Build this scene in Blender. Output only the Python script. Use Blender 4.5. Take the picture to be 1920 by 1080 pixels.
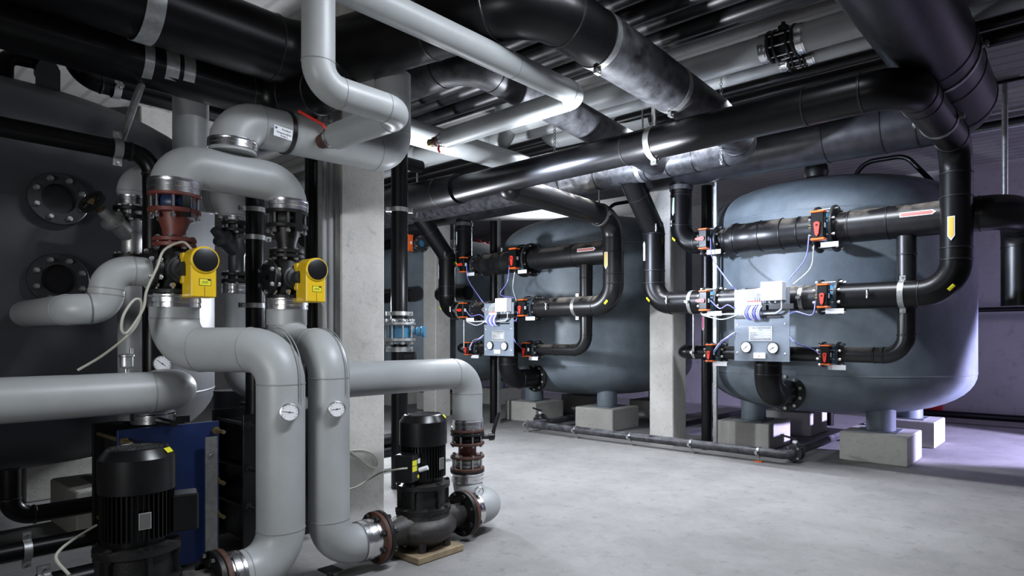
import bpy, math, random
from mathutils import Vector, Matrix
random.seed(7)
for o in list(bpy.data.objects): bpy.data.objects.remove(o)
SC = bpy.context.scene
COL = SC.collection
V = Vector
pi = math.pi

# ------------------------------------------------------------------ camera, world, exposure
EYE = 1.55
FPX, CPX, CPY = 1201.0, 1060.0, 631.0
cd = bpy.data.cameras.new('camera'); CAM = bpy.data.objects.new('camera', cd); COL.objects.link(CAM)
cd.sensor_width = 36; cd.lens = FPX/1920*36; cd.shift_x = (960-CPX)/1920; cd.shift_y = (CPY-540)/1920
cd.clip_start = .05; cd.clip_end = 100
CAM.location = (0, 0, EYE); CAM.rotation_euler = (pi/2, 0, math.atan2(.6378, .7702))
SC.camera = CAM
wd = bpy.data.worlds.new('world'); SC.world = wd; wd.use_nodes = True
wd.node_tree.nodes['Background'].inputs[0].default_value = (.5, .55, .65, 1)
wd.node_tree.nodes['Background'].inputs[1].default_value = .02
SC.view_settings.view_transform = 'Standard'; SC.view_settings.look = 'None'
SC.view_settings.gamma = 1; SC.view_settings.use_curve_mapping = False
SC.view_settings.exposure = 0.0

def area(name, loc, aim, size, power, color, spread=180, size_y=None):
    l = bpy.data.lights.new(name, 'AREA'); l.energy = power; l.color = color
    l.shape = 'RECTANGLE'; l.size = size; l.size_y = size_y or size; l.spread = math.radians(spread)
    o = bpy.data.objects.new(name, l); COL.objects.link(o); o.location = loc
    o.rotation_euler = (V(aim)-V(loc)).to_track_quat('-Z', 'Y').to_euler()
    return o
def spot(name, loc, aim, power, color, angle=100, blend=.5, radius=.1):
    l = bpy.data.lights.new(name, 'SPOT'); l.energy = power; l.color = color
    l.spot_size = math.radians(angle); l.spot_blend = blend; l.shadow_soft_size = radius
    o = bpy.data.objects.new(name, l); COL.objects.link(o); o.location = loc
    o.rotation_euler = (V(aim)-V(loc)).to_track_quat('-Z', 'Y').to_euler()
    return o
COOL = (.86, .91, 1.0); NEUT = (1, .98, .95); VIO = (.50, .45, 1.0)
def point(name, loc, power, color, radius=.12):
    l = bpy.data.lights.new(name, 'POINT'); l.energy = power; l.color = color; l.shadow_soft_size = radius
    o = bpy.data.objects.new(name, l); COL.objects.link(o); o.location = loc; return o
# a work lamp behind the column, added unseen lamps between the pumps and the headers, ceiling battens over the aisle and the manifolds, a violet lamp far right with an added fill, and a front fill
point('work_lamp_behind_column', (-7.0, 4.7, 1.9), 420, COOL, .14)
point('unseen_lamp_aisle', (-4.5, 4.3, 2.1), 50, COOL, .12)  # unseen lamp added in open space, no fixture stands here
spot('fill_spot_filters', (-4.9, 4.1, 2.72), (-2.8, 8.2, 3.2), 1350, (.72, .81, 1.0), 58, .6, .10)  # added unseen spot that brightens the top of the right-hand tank
spot('fill_spot_upward', (-3.45, 4.55, 2.55), (-3.4, 4.75, 4.6), 420, COOL, 92, .35, .08)  # added unseen spot for the undersides of the overhead black pipes
spot('fill_spot_upward', (-5.7, 4.25, 2.9), (-5.9, 4.7, 4.6), 260, COOL, 92, .4, .08)  # second added spot, whitens the grey pipe from below
area('batten_over_manifolds', (-3.6, 6.2, 4.05), (-3.6, 6.5, 0), 4.2, 280, COOL, 130, .12)
area('batten_over_aisle', (-1.5, 3.1, 4.3), (-2.6, 2.9, 0), 1.8, 150, COOL, 140, .16)
area('lamp_far_back', (-10.5, 11.9, 3.7), (-10, 11.2, 4.6), 1.5, 110, COOL, 180)
spot('violet_lamp_right', (3.4, 10.75, 1.5), (-2.0, 10.75, .35), 7500, (.60, .56, 1.0), 44, .3, .10)
area('violet_bounce_fill', (3.4, 11.6, 4.2), (.5, 13.2, 2.2), .8, 85, (.66, .56, 1.0), 150)  # added fill in place of violet bounce on the back wall
area('front_fill', (-1.7, -2.0, 1.75), (-3.9, 2.2, 1.9), 1.0, 17, (.96, .98, 1), 75)  # added soft fill from the camera side, no fixture

# pixel of the photograph -> point on a plane of the room
FX, FY, RX, RY = -.6378, .7702, .7702, .6378
def W(px, py, x=None, y=None, z=None, d=None):
    u = (px-CPX)/FPX; v = (CPY-py)/FPX
    ax = FX+RX*u; ay = FY+RY*u
    if x is not None: d = x/ax
    elif y is not None: d = y/ay
    elif z is not None: d = (z-EYE)/v
    return V((ax*d, ay*d, EYE+v*d))

# ------------------------------------------------------------------ materials
def mat(name, col, rough=.5, metal=0, var=.0, vscale=6, bump=0, bscale=40, dust=0, spec=.5, dustcol=(.23, .2, .165), col2=None, coat=0):
    m = bpy.data.materials.new(name); m.use_nodes = True
    nt = m.node_tree; N = nt.nodes; L = nt.links; b = N['Principled BSDF']
    b.inputs['Roughness'].default_value = rough; b.inputs['Metallic'].default_value = metal
    b.inputs['Specular IOR Level'].default_value = spec
    if coat: b.inputs['Coat Weight'].default_value = coat
    geo = N.new('ShaderNodeNewGeometry'); out = None
    rgb = N.new('ShaderNodeRGB'); rgb.outputs[0].default_value = (*col, 1); out = rgb.outputs[0]
    if var:
        n = N.new('ShaderNodeTexNoise'); n.inputs['Scale'].default_value = vscale; n.inputs['Detail'].default_value = 6
        n.inputs['Roughness'].default_value = .65
        L.new(geo.outputs['Position'], n.inputs['Vector'])
        r = N.new('ShaderNodeValToRGB'); r.color_ramp.elements[0].position = .34; r.color_ramp.elements[1].position = .68
        c2 = col2 or tuple(c*(1-var) for c in col)
        r.color_ramp.elements[0].color = (*c2, 1); r.color_ramp.elements[1].color = (*tuple(min(1, c*(1+var*.35)) for c in col), 1)
        L.new(n.outputs[0], r.inputs[0]); out = r.outputs[0]
    if dust:
        sx = N.new('ShaderNodeSeparateXYZ'); L.new(geo.outputs['Normal'], sx.inputs[0])
        mr = N.new('ShaderNodeMapRange'); mr.inputs['From Min'].default_value = .35; mr.inputs['From Max'].default_value = .95
        L.new(sx.outputs[2], mr.inputs[0])
        n2 = N.new('ShaderNodeTexNoise'); n2.inputs['Scale'].default_value = 5; n2.inputs['Detail'].default_value = 7
        L.new(geo.outputs['Position'], n2.inputs['Vector'])
        mr2 = N.new('ShaderNodeMapRange'); mr2.inputs['From Min'].default_value = .42; mr2.inputs['From Max'].default_value = .58
        L.new(n2.outputs[0], mr2.inputs[0])
        mu = N.new('ShaderNodeMath'); mu.operation = 'MULTIPLY'; L.new(mr.outputs[0], mu.inputs[0]); L.new(mr2.outputs[0], mu.inputs[1])
        mu2 = N.new('ShaderNodeMath'); mu2.operation = 'MULTIPLY'; L.new(mu.outputs[0], mu2.inputs[0]); mu2.inputs[1].default_value = dust
        mx = N.new('ShaderNodeMix'); mx.data_type = 'RGBA'; L.new(mu2.outputs[0], mx.inputs['Factor'])
        L.new(out, mx.inputs['A']); mx.inputs['B'].default_value = (*dustcol, 1); out = mx.outputs['Result']
        mr3 = N.new('ShaderNodeMapRange'); mr3.inputs['To Min'].default_value = rough; mr3.inputs['To Max'].default_value = .9
        L.new(mu2.outputs[0], mr3.inputs[0]); L.new(mr3.outputs[0], b.inputs['Roughness'])
    L.new(out, b.inputs['Base Color'])
    if bump:
        n3 = N.new('ShaderNodeTexNoise'); n3.inputs['Scale'].default_value = bscale; n3.inputs['Detail'].default_value = 5
        L.new(geo.outputs['Position'], n3.inputs['Vector'])
        bp = N.new('ShaderNodeBump'); bp.inputs['Strength'].default_value = bump; bp.inputs['Distance'].default_value = .01
        L.new(n3.outputs[0], bp.inputs['Height']); L.new(bp.outputs[0], b.inputs['Normal'])
    return m
def concrete(name, col, dark, scale=1.2, boards=0, rough=.85):
    m = bpy.data.materials.new(name); m.use_nodes = True
    nt = m.node_tree; N = nt.nodes; L = nt.links; b = N['Principled BSDF']; b.inputs['Roughness'].default_value = rough
    geo = N.new('ShaderNodeNewGeometry')
    def noise(s, det, vec=None, lo=.35, hi=.65):
        n = N.new('ShaderNodeTexNoise'); n.inputs['Scale'].default_value = s; n.inputs['Detail'].default_value = det; n.inputs['Roughness'].default_value = .7
        L.new(vec or geo.outputs['Position'], n.inputs['Vector'])
        r = N.new('ShaderNodeMapRange'); r.inputs['From Min'].default_value = lo; r.inputs['From Max'].default_value = hi
        L.new(n.outputs[0], r.inputs[0]); return r.outputs[0]
    def mix(f, a, c, k=1):
        mu = N.new('ShaderNodeMath'); mu.operation = 'MULTIPLY'; L.new(f, mu.inputs[0]); mu.inputs[1].default_value = k
        x = N.new('ShaderNodeMix'); x.data_type = 'RGBA'; L.new(mu.outputs[0], x.inputs['Factor'])
        if isinstance(a, tuple): x.inputs['A'].default_value = (*a, 1)
        else: L.new(a, x.inputs['A'])
        x.inputs['B'].default_value = (*c, 1); return x.outputs['Result']
    c = mix(noise(scale, 8), col, dark, .75)
    c = mix(noise(scale*9, 6, None, .55, .72), c, tuple(x*.7 for x in dark), .55)
    c = mix(noise(90, 2, None, .66, .70), c, tuple(x*.35 for x in dark), .8)
    if boards:
        mp = N.new('ShaderNodeMapping'); mp.inputs['Scale'].default_value = (.25, 1, 1); L.new(geo.outputs['Position'], mp.inputs[0])
        w = N.new('ShaderNodeTexWave'); w.bands_direction = 'Y'; w.inputs['Scale'].default_value = boards; w.inputs['Distortion'].default_value = .6
        L.new(mp.outputs[0], w.inputs[0])
        r = N.new('ShaderNodeMapRange'); r.inputs['From Min'].default_value = .8; r.inputs['From Max'].default_value = 1; L.new(w.outputs[0], r.inputs[0])
        c = mix(r.outputs[0], c, tuple(x*.6 for x in dark), .6)
    L.new(c, b.inputs['Base Color'])
    n3 = N.new('ShaderNodeTexNoise'); n3.inputs['Scale'].default_value = 30; n3.inputs['Detail'].default_value = 8
    L.new(geo.outputs['Position'], n3.inputs['Vector'])
    bp = N.new('ShaderNodeBump'); bp.inputs['Strength'].default_value = .25; bp.inputs['Distance'].default_value = .01
    L.new(n3.outputs[0], bp.inputs['Height']); L.new(bp.outputs[0], b.inputs['Normal'])
    return m
M_FLOOR = concrete('floor concrete', (.262, .258, .250), (.145, .143, .139), .8)
M_WALL = concrete('wall concrete', (.40, .39, .38), (.30, .29, .28), .7)
M_CEIL = concrete('board marked ceiling concrete', (.40, .39, .37), (.30, .29, .27), 1.0, boards=1.4)
M_COLUMN = concrete('column concrete', (.54, .525, .49), (.36, .35, .32), 1.6)
M_PLINTH = concrete('plinth concrete', (.47, .46, .42), (.36, .35, .31), 2.0)
M_BLACK = mat('black polyethylene pipe', (.0045, .0045, .005), .34, var=.4, vscale=9, bump=.04, bscale=25, spec=.28)
M_DUSTY = mat('dusty black polyethylene pipe', (.009, .009, .010), .34, var=.4, vscale=9, dust=.75, bump=.04, bscale=25)
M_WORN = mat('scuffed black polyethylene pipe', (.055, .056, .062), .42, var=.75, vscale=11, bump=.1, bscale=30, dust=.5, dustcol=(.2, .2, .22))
M_SCUFF_LIT = mat('scuffed black pipe with lit tone', (.055, .056, .062), .45, var=.8, vscale=7, bump=.06, bscale=30, spec=.4)  # scuffs, with lamp light on the undersides painted into the grey
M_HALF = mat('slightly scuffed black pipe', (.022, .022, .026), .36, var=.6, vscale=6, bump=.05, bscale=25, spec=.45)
M_SEAM = mat('pipe weld seam', (.006, .006, .007), .4)
M_GREY = mat('grey plastic pipe jacket', (.345, .36, .36), .42, var=.10, vscale=3, bump=.02, bscale=12)
M_GSEAM = mat('jacket seam', (.24, .25, .25), .5)
M_FOIL = mat('aluminium foil band', (.78, .78, .79), .24, 1, bump=.12, bscale=35)
M_RATING = mat('dark rating plate', (.10, .10, .09), .4)
M_ZINC = mat('galvanised steel', (.46, .47, .46), .42, .85, var=.25, vscale=25)
M_STEEL = mat('bright steel', (.62, .62, .62), .3, 1)
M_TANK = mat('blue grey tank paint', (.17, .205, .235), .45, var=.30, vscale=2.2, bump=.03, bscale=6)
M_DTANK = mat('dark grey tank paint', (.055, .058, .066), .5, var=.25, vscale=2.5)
M_IRON = mat('black cast iron', (.009, .009, .009), .45, var=.5, vscale=20, bump=.15, bscale=70, dust=.15, dustcol=(.12, .11, .10), spec=.35)
M_FLANGE = mat('dark grey flange', (.038, .040, .042), .45, .3, var=.3, vscale=25)
M_MOTOR = mat('black motor enamel', (.006, .006, .0065), .3, var=.3, vscale=15, spec=.35)
M_VOLUTE = mat('dusty cast pump casing', (.028, .026, .024), .5, var=.5, vscale=18, bump=.2, bscale=60, dust=.35, dustcol=(.2, .185, .165))
M_RED = mat('red oxide iron', (.16, .038, .028), .5, var=.4, vscale=15, bump=.08)
M_RUST = mat('rust brown flange', (.085, .035, .022), .6, var=.45, vscale=30)
M_YEL = mat('yellow actuator plastic', (.72, .47, .012), .38, var=.06, vscale=10)
M_YLAB = mat('yellow label', (.75, .72, .03), .4)
M_KNOB = mat('black plastic cover', (.006, .006, .007), .35)
M_ORANGE = mat('orange plastic', (.72, .12, .015), .4)
M_POINTER = mat('red plastic', (.68, .035, .02), .4)
M_WHITE = mat('white plastic', (.74, .76, .80), .35)
M_PAPER = mat('white label', (.72, .73, .75), .5)
M_INK = mat('dark print', (.02, .02, .025), .6)
M_PANEL = mat('grey blue panel', (.20, .235, .28), .42, var=.12, vscale=8)
M_PLATE = mat('engraved aluminium plate', (.45, .46, .47), .4, .3)
M_BLUE = mat('blue painted steel', (.007, .020, .085), .42, var=.2, vscale=9)
M_LBLUE = mat('light blue valve body', (.035, .14, .24), .4)
M_NAVY = mat('dark blue rubber body', (.012, .03, .085), .4)
M_TUBE = mat('blue air hose', (.20, .20, .55), .3)
M_CABLE = mat('beige cable', (.42, .41, .35), .5)
M_WIRE = mat('grey cable', (.45, .46, .45), .45)
M_BRASS = mat('dull brass', (.20, .155, .07), .5, .6, var=.3, vscale=30)
M_WOOD = mat('bare wood board', (.30, .23, .14), .7, var=.35, vscale=12)
M_GASKET = mat('black rubber', (.008, .008, .008), .6)
M_STICKY = mat('orange yellow sticker', (.75, .45, .07), .5)
M_REDBOX = mat('signal red paint', (.45, .012, .012), .4)
M_LAMP = bpy.data.materials.new('lit tube'); M_LAMP.use_nodes = True
_b = M_LAMP.node_tree.nodes['Principled BSDF']; _b.inputs['Emission Color'].default_value = (.9, .95, 1, 1); _b.inputs['Emission Strength'].default_value = 6

# ------------------------------------------------------------------ mesh tools
def frame(axis):
    a = V(axis).normalized()
    t = V((0, 0, 1)) if abs(a.z) < .9 else V((1, 0, 0))
    e1 = a.cross(t).normalized(); e2 = a.cross(e1).normalized()
    return a, e1, e2
def origin(o):
    p = V((0, 0, 0))
    while o is not None: p = p + o.location; o = o.parent
    return p
class MB:
    def __init__(s): s.v = []; s.f = []
    def box(s, c, size, ex=(1, 0, 0), ey=(0, 1, 0), bev=0):
        c = V(c); ex = V(ex).normalized(); ey = V(ey).normalized(); ez = ex.cross(ey)
        hx, hy, hz = [k/2 for k in size]
        if bev:
            b = bev; poly = [(-hx+b, -hy), (hx-b, -hy), (hx, -hy+b), (hx, hy-b), (hx-b, hy), (-hx+b, hy), (-hx, hy-b), (-hx, -hy+b)]
            n = len(s.v)
            lv = [(-hz, b), (-hz+b, 0), (hz-b, 0), (hz, b)]
            for (h, ins) in lv:
                for (px, py) in poly:
                    qx = px*(hx-ins)/hx; qy = py*(hy-ins)/hy
                    s.v.append(c+ex*qx+ey*qy+ez*h)
            for k in range(3):
                for i in range(8):
                    j = (i+1) % 8; s.f.append((n+k*8+i, n+k*8+j, n+k*8+8+j, n+k*8+8+i))
            s.f.append(tuple(n+7-i for i in range(8))); s.f.append(tuple(n+24+i for i in range(8)))
            return s
        n = len(s.v)
        for k in (-1, 1):
            for (a, b) in ((-1, -1), (1, -1), (1, 1), (-1, 1)):
                s.v.append(c+ex*hx*a+ey*hy*b+ez*hz*k)
        for q in ((3, 2, 1, 0), (4, 5, 6, 7), (0, 1, 5, 4), (1, 2, 6, 5), (2, 3, 7, 6), (3, 0, 4, 7)): s.f.append(tuple(n+i for i in q))
        return s
    def lathe(s, o, axis, prof, n=32, caps=True):
        o = V(o); a, e1, e2 = frame(axis); base = len(s.v)
        for (r, h) in prof:
            for i in range(n):
                t = 2*pi*i/n; s.v.append(o+a*h+(e1*math.cos(t)+e2*math.sin(t))*max(r, 1e-4))
        for k in range(len(prof)-1):
            for i in range(n):
                j = (i+1) % n; s.f.append((base+k*n+i, base+(k+1)*n+i, base+(k+1)*n+j, base+k*n+j))
        if caps:
            s.f.append(tuple(base+i for i in range(n))); l = base+(len(prof)-1)*n
            s.f.append(tuple(l+n-1-i for i in range(n)))
        return s
    def cyl(s, p0, p1, r0, r1=None, n=24):
        p0 = V(p0); p1 = V(p1); return s.lathe(p0, p1-p0, [(r0, 0), (r0 if r1 is None else r1, (p1-p0).length)], n)
    def ring(s, p, axis, ri, ro, h, n=32):      # annulus centred on p
        return s.lathe(p, axis, [(ri, -h/2), (ro, -h/2), (ro, h/2), (ri, h/2), (ri, -h/2)], n, False)
    def sphere(s, c, r, n=16, sz=1):
        return s.lathe(c, (0, 0, 1), [(r*math.sin(pi*k/10), -r*sz*math.cos(pi*k/10)) for k in range(11)], n, False)
    def tube(s, path, rad, n=28, caps=True):
        P = [V(p) for p in path]; m = len(P)
        R = rad if isinstance(rad, (list, tuple)) else [rad]*m
        T = []
        for i in range(m):
            a = (P[min(i+1, m-1)]-P[max(i-1, 0)]); T.append(a.normalized())
        _, e1, e2 = frame(T[0]); base = len(s.v)
        for i in range(m):
            if i:
                e1 = (e1-T[i]*e1.dot(T[i])).normalized()
            e2 = T[i].cross(e1)
            k = 1.0
            for q in range(n):
                t = 2*pi*q/n; s.v.append(P[i]+(e1*math.cos(t)+e2*math.sin(t))*R[i])
        for k in range(m-1):
            for q in range(n):
                j = (q+1) % n; s.f.append((base+k*n+q, base+k*n+j, base+(k+1)*n+j, base+(k+1)*n+q))
        if caps:
            s.f.append(tuple(base+n-1-i for i in range(n))); l = base+(m-1)*n
            s.f.append(tuple(l+i for i in range(n)))
        return s
    def prism(s, poly, o, ex, ey, h):
        o = V(o); ex = V(ex).normalized(); ey = V(ey).normalized(); ez = ex.cross(ey); n = len(poly); b = len(s.v)
        for k in (-h/2, h/2):
            for (x, y) in poly: s.v.append(o+ex*x+ey*y+ez*k)
        s.f.append(tuple(b+n-1-i for i in range(n))); s.f.append(tuple(b+n+i for i in range(n)))
        for i in range(n):
            j = (i+1) % n; s.f.append((b+i, b+j, b+n+j, b+n+i))
        return s
    def build(s, name, m, parent=None, smooth=True, angle=38):
        o0 = origin(parent)
        me = bpy.data.meshes.new(name); me.from_pydata([tuple(v-o0) for v in s.v], [], s.f)
        me.materials.append(m); me.validate(); 
        import bmesh
        bm = bmesh.new(); bm.from_mesh(me); bmesh.ops.recalc_face_normals(bm, faces=bm.faces); bm.to_mesh(me); bm.free()
        if smooth:
            me.polygons.foreach_set('use_smooth', [True]*len(me.polygons))
            me.set_sharp_from_angle(angle=math.radians(angle))
        o = bpy.data.objects.new(name, me); COL.objects.link(o); o.parent = parent
        return o
def thing(name, label, cat, loc=(0, 0, 0), group=None):
    o = bpy.data.objects.new(name, None); COL.objects.link(o); o.location = V(loc); o.empty_display_size = .1
    tag(o, label, cat, group); return o
def tag(o, label, cat, group=None, kind=None):
    o['label'] = label; o['category'] = cat
    if group: o['group'] = group
    if kind: o['kind'] = kind
    return o
def struct(o):
    o['kind'] = 'structure'; return o
def children(o): return [c for c in bpy.data.objects if c.parent is o]
def copy_tree(o, parent=None):
    c = o.copy(); COL.objects.link(c); c.parent = parent
    for ch in children(o): copy_tree(ch, c)
    return c
def fillet(pts, bend, seg=10):
    P = [V(p) for p in pts]; out = [P[0]]; marks = []; ids = [0]*len(P)
    B = bend if isinstance(bend, (list, tuple)) else [bend]*len(P)
    for i in range(1, len(P)-1):
        a = (P[i-1]-P[i]); b = (P[i+1]-P[i]); la, lb = a.length, b.length; a.normalize(); b.normalize()
        th = pi-a.angle(b)
        if th < .02 or B[i] <= 0: out.append(P[i]); continue
        t = min(B[i]*math.tan(th/2), la*(.98 if i == 1 else .5), lb*(.98 if i == len(P)-2 else .5)); R = t/math.tan(th/2)
        c = P[i]+(a+b).normalized()*(R/math.cos(th/2))
        s0 = P[i]+a*t; s1 = P[i]+b*t
        u = (s0-c).normalized(); w = -a; 
        marks.append((s0.copy(), a.copy())); marks.append((s1.copy(), b.copy()))
        for k in range(seg+1):
            f = th*k/seg; out.append(c+(u*math.cos(f)+w*math.sin(f))*R)
    out.append(P[-1]); return out, marks
def pipe(name, label, pts, r, m, bend=None, cat='pipe', group=None, seams=True, seam_mat=None, radii=None, extra_seams=(), n=28):
    """one welded run: an Empty with the pipe wall as a part; a run without other parts collapses to one mesh at the end"""
    root = thing(name, label, cat, pts[0], group)
    path, marks = fillet(pts, 1.45*r if bend is None else bend)
    mb = MB()
    if radii:
        P = [V(p) for p in pts]; L = [0]
        for i in range(len(P)-1): L.append(L[-1]+(P[i+1]-P[i]).length)
        rr = []
        for q in path:
            best = 1e9; val = radii[0]
            for i in range(len(P)-1):
                e = P[i+1]-P[i]; t = max(0, min(1, (q-P[i]).dot(e)/e.length_squared)); dd = (P[i]+e*t-q).length
                if dd < best: best = dd; val = radii[i]+(radii[i+1]-radii[i])*t
            rr.append(val)
        mb.tube(path, rr, n)
    else: mb.tube(path, r, n)
    mb.build('pipe_wall', m, root)
    if seams:
        for (p, a) in list(marks)+[(V(p), V(a)) for p, a in extra_seams]:
            rq = r if not radii else None
            if rq is None:
                P = [V(q) for q in pts]; best = 1e9
                for i in range(len(P)-1):
                    e = P[i+1]-P[i]; t = max(0, min(1, (p-P[i]).dot(e)/e.length_squared)); dd = (P[i]+e*t-p).length
                    if dd < best: best = dd; rq = radii[i]+(radii[i+1]-radii[i])*t
            w = .011 if m is not M_GREY else .005; hgt = .006 if m is not M_GREY else .0022
            MB().lathe(p, a, [(rq-.002, -w), (rq+hgt, -w*.5), (rq+hgt, w*.5), (rq-.002, w)], n, False).build('weld_seam' if m is not M_GREY else 'jacket_seam', seam_mat or (M_SEAM if m is not M_GREY else M_GSEAM), root)
    return root
def band(root, p, axis, r, w=.045, name='pipe_clamp', m=None, ears=True, ear_dir=(0, 0, 1), rod=None):
    m = m or M_ZINC; mb = MB(); p = V(p); a = V(axis).normalized()
    mb.ring(p, a, r+.001, r+.007, w)
    o = None
    if ears:
        d = V(ear_dir); d = (d-a*d.dot(a)).normalized(); s = a.cross(d)
        for k in (-1, 1): mb.box(p+d*0+s*k*(r+.025), (.05, w, .03), s, a)
    o = mb.build(name, m, root)
    if ears:
        for k in (-1, 1):
            MB().cyl(p+s*k*(r+.032)-d*.03, p+s*k*(r+.032)+d*.03, .009, n=8).build('clamp_bolt', M_STEEL, o)
    if rod is not None:
        MB().cyl(p+V((0, 0, r)), V((p.x, p.y, rod)), .012, n=10).build('hanger_rod', M_ZINC, root)
    return o
def foil(root, p, axis, r, w=.07):
    mb = MB(); h = w/2
    mb.lathe(p, axis, [(r, -h), (r+.006, -h), (r+.006, -h*.45), (r+.003, -h*.4), (r+.003, -h*.3), (r+.007, -h*.2), (r+.007, h*.5), (r+.003, h*.55), (r+.005, h*.65), (r+.005, h), (r, h)], 40, False)
    return mb.build('foil_band', M_FOIL, root)
def bolts(root, p, axis, rc, n, L, m=None, rb=.011, phase=None, name='bolt'):
    """n separate through bolts sharing one mesh"""
    a, e1, e2 = frame(axis); m = m or M_STEEL; p = V(p); first = None
    for i in range(n):
        t = 2*pi*(i+(.5 if phase is None else phase))/n
        q = p+(e1*math.cos(t)+e2*math.sin(t))*rc
        if first is None:
            mb = MB(); mb.cyl(q-a*L/2, q+a*L/2, rb, n=8)
            for k in (-1, 1): mb.cyl(q+a*k*(L/2-.022), q+a*k*(L/2-.004), rb*1.75, n=6)
            first = mb.build(name, m, root, angle=30); q0 = q
        else:
            o = first.copy(); COL.objects.link(o); o.parent = root; o.location = q-q0
def flange(root, p, axis, ro, ri=.02, h=.028, m=None, name='flange'):
    return MB().lathe(p, axis, [(ri, -h/2), (ro-.004, -h/2), (ro, -h/2+.004), (ro, h/2-.004), (ro-.004, h/2), (ri, h/2), (ri, -h/2)], 40, False).build(name, m or M_FLANGE, root)
def gauge(root, p, normal, r, name='pressure_gauge', up=(0, 0, 1), ang=40, rim=None, depth=.03):
    nrm = V(normal).normalized(); p = V(p); upv = V(up); upv = (upv-nrm*upv.dot(nrm)).normalized(); rt = upv.cross(nrm)
    g = MB().lathe(p, nrm, [(r*.5, -depth), (r*.96, -depth), (r, -depth*.7), (r, .004), (r*.9, .006), (r*.88, .001)], 32, True).build(name, rim or M_STEEL, root)
    MB().lathe(p+nrm*.0015, nrm, [(r*.88, 0), (r*.88, .0015)], 32).build('dial', M_PAPER, g)
    mb = MB(); t = math.radians(ang); dv = rt*math.cos(t)+upv*math.sin(t); sv = nrm.cross(dv)
    mb.box(p+nrm*.0045+dv*r*.12, (r*1.1, r*.05, .001), dv, sv); mb.lathe(p+nrm*.004, nrm, [(r*.09, 0), (r*.09, .002)], 12)
    mb.build('needle', M_INK, g)
    mb = MB()
    for i in range(11):
        t = math.radians(225-27*i); dv = rt*math.cos(t)+upv*math.sin(t); mb.box(p+nrm*.0036+dv*r*.74, (r*.14, r*.035, .0008), dv, nrm.cross(dv))
    mb.build('scale_marks', M_INK, g)
    return g
def text(s, size, p, ex, ey, m, parent, name='lettering', align='CENTER', squeeze=1.0):
    c = bpy.data.curves.new(name, 'FONT'); c.body = s; c.size = size; c.align_x = align; c.extrude = .0004; c.resolution_u = 2
    t = bpy.data.objects.new(name, c); COL.objects.link(t)
    dg = bpy.context.evaluated_depsgraph_get(); dg.update()
    me = bpy.data.meshes.new_from_object(t.evaluated_get(dg)); bpy.data.objects.remove(t)
    ex = V(ex).normalized(); ey = V(ey).normalized(); ez = ex.cross(ey); o0 = origin(parent); p = V(p)
    for v in me.vertices:
        q = p+ex*v.co.x*squeeze+ey*v.co.y+ez*v.co.z; v.co = q-o0
    me.materials.clear(); me.materials.append(m)
    o = bpy.data.objects.new(name, me); COL.objects.link(o); o.parent = parent; return o
def sticker(root, p, axis, facing, r, length, width, m, name='flow_arrow_label', tip=True, rim=None, lines=True):
    """arrow shaped label wrapped on a pipe; the arrow points along axis"""
    a = V(axis).normalized(); f = V(facing); f = (f-a*f.dot(a)).normalized(); s = a.cross(f); p = V(p)
    def patch(L, w, rr, mm, nm, par, tipk):
        mb = MB(); cols = 6
        for i in range(cols+1):
            t = -w/2+w*i/cols; th = t/rr; q = p+(f*math.cos(th)+s*math.sin(th))*rr
            end = L/2+(tipk*(1-abs(t)/(w/2)) if tipk else 0)
            mb.v += [q-a*L/2, q+a*end]
        for i in range(cols): mb.f.append((2*i, 2*i+1, 2*i+3, 2*i+2))
        # thickness
        n0 = len(mb.v)
        for i in range(cols+1):
            for k in (0, 1): mb.v.append(mb.v[2*i+k]-(f*.0015))
        for i in range(cols): mb.f.append((n0+2*i, n0+2*i+2, n0+2*i+3, n0+2*i+1))
        rimv = [2*i for i in range(cols+1)]+[2*i+1 for i in reversed(range(cols+1))]
        for i in range(len(rimv)):
            j = (i+1) % len(rimv); mb.f.append((rimv[i], rimv[j], n0+rimv[j], n0+rimv[i]))
        return mb.build(nm, mm, par, smooth=False)
    o = patch(length, width, r+.003, rim or M_PAPER, name, root, width*.7 if tip else 0)
    if rim or lines: patch(length*.93, width*.72, r+.0045, m, 'arrow_print', o, width*.5 if tip else 0)
    return o

# ------------------------------------------------------------------ the room
XL, XR, YF, YBK, ZC = -20.0, 4.2, -3.2, 13.4, 4.6
def slab(name, a, b, m):
    a = V(a); b = V(b); return struct(MB().box((a+b)/2, tuple(b-a)).build(name, m, None, smooth=False))
slab('floor', (XL, YF, -.2), (XR, YBK, 0), M_FLOOR)
slab('ceiling', (XL, YF, ZC), (XR, YBK, ZC+.2), M_CEIL)
slab('wall_back', (XL, YBK, 0), (XR, YBK+.2, ZC), M_WALL)
slab('wall_front', (XL, YF-.2, 0), (XR, YF, ZC), M_WALL)
slab('wall_left', (XL-.2, YF, 0), (XL, YBK, ZC), M_WALL)
slab('wall_right', (XR, YF, 0), (XR+.2, YBK, ZC), M_WALL)
def column(x0, x1, y0, y1, label):
    b = .012; mb = MB()
    poly = [(x0+b, y0), (x1-b, y0), (x1, y0+b), (x1, y1-b), (x1-b, y1), (x0+b, y1), (x0, y1-b), (x0, y0+b)]
    mb.prism(poly, (0, 0, ZC/2), (1, 0, 0), (0, 1, 0), ZC)
    o = mb.build('concrete_column', M_COLUMN, None, smooth=False)
    tag(o, label, 'column')
column(-5.26, -4.88, 2.94, 3.37, 'square concrete column behind the nearest standing pump')
column(-4.96, -4.57, 7.89, 8.26, 'square concrete column between the two filter tanks, right of centre')
column(-10.15, -9.77, 7.89, 8.26, 'square concrete column left of the middle filter tank')
column(-10.1, -9.72, 2.94, 3.37, 'pale concrete column seen low under the dark left tank')

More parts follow.
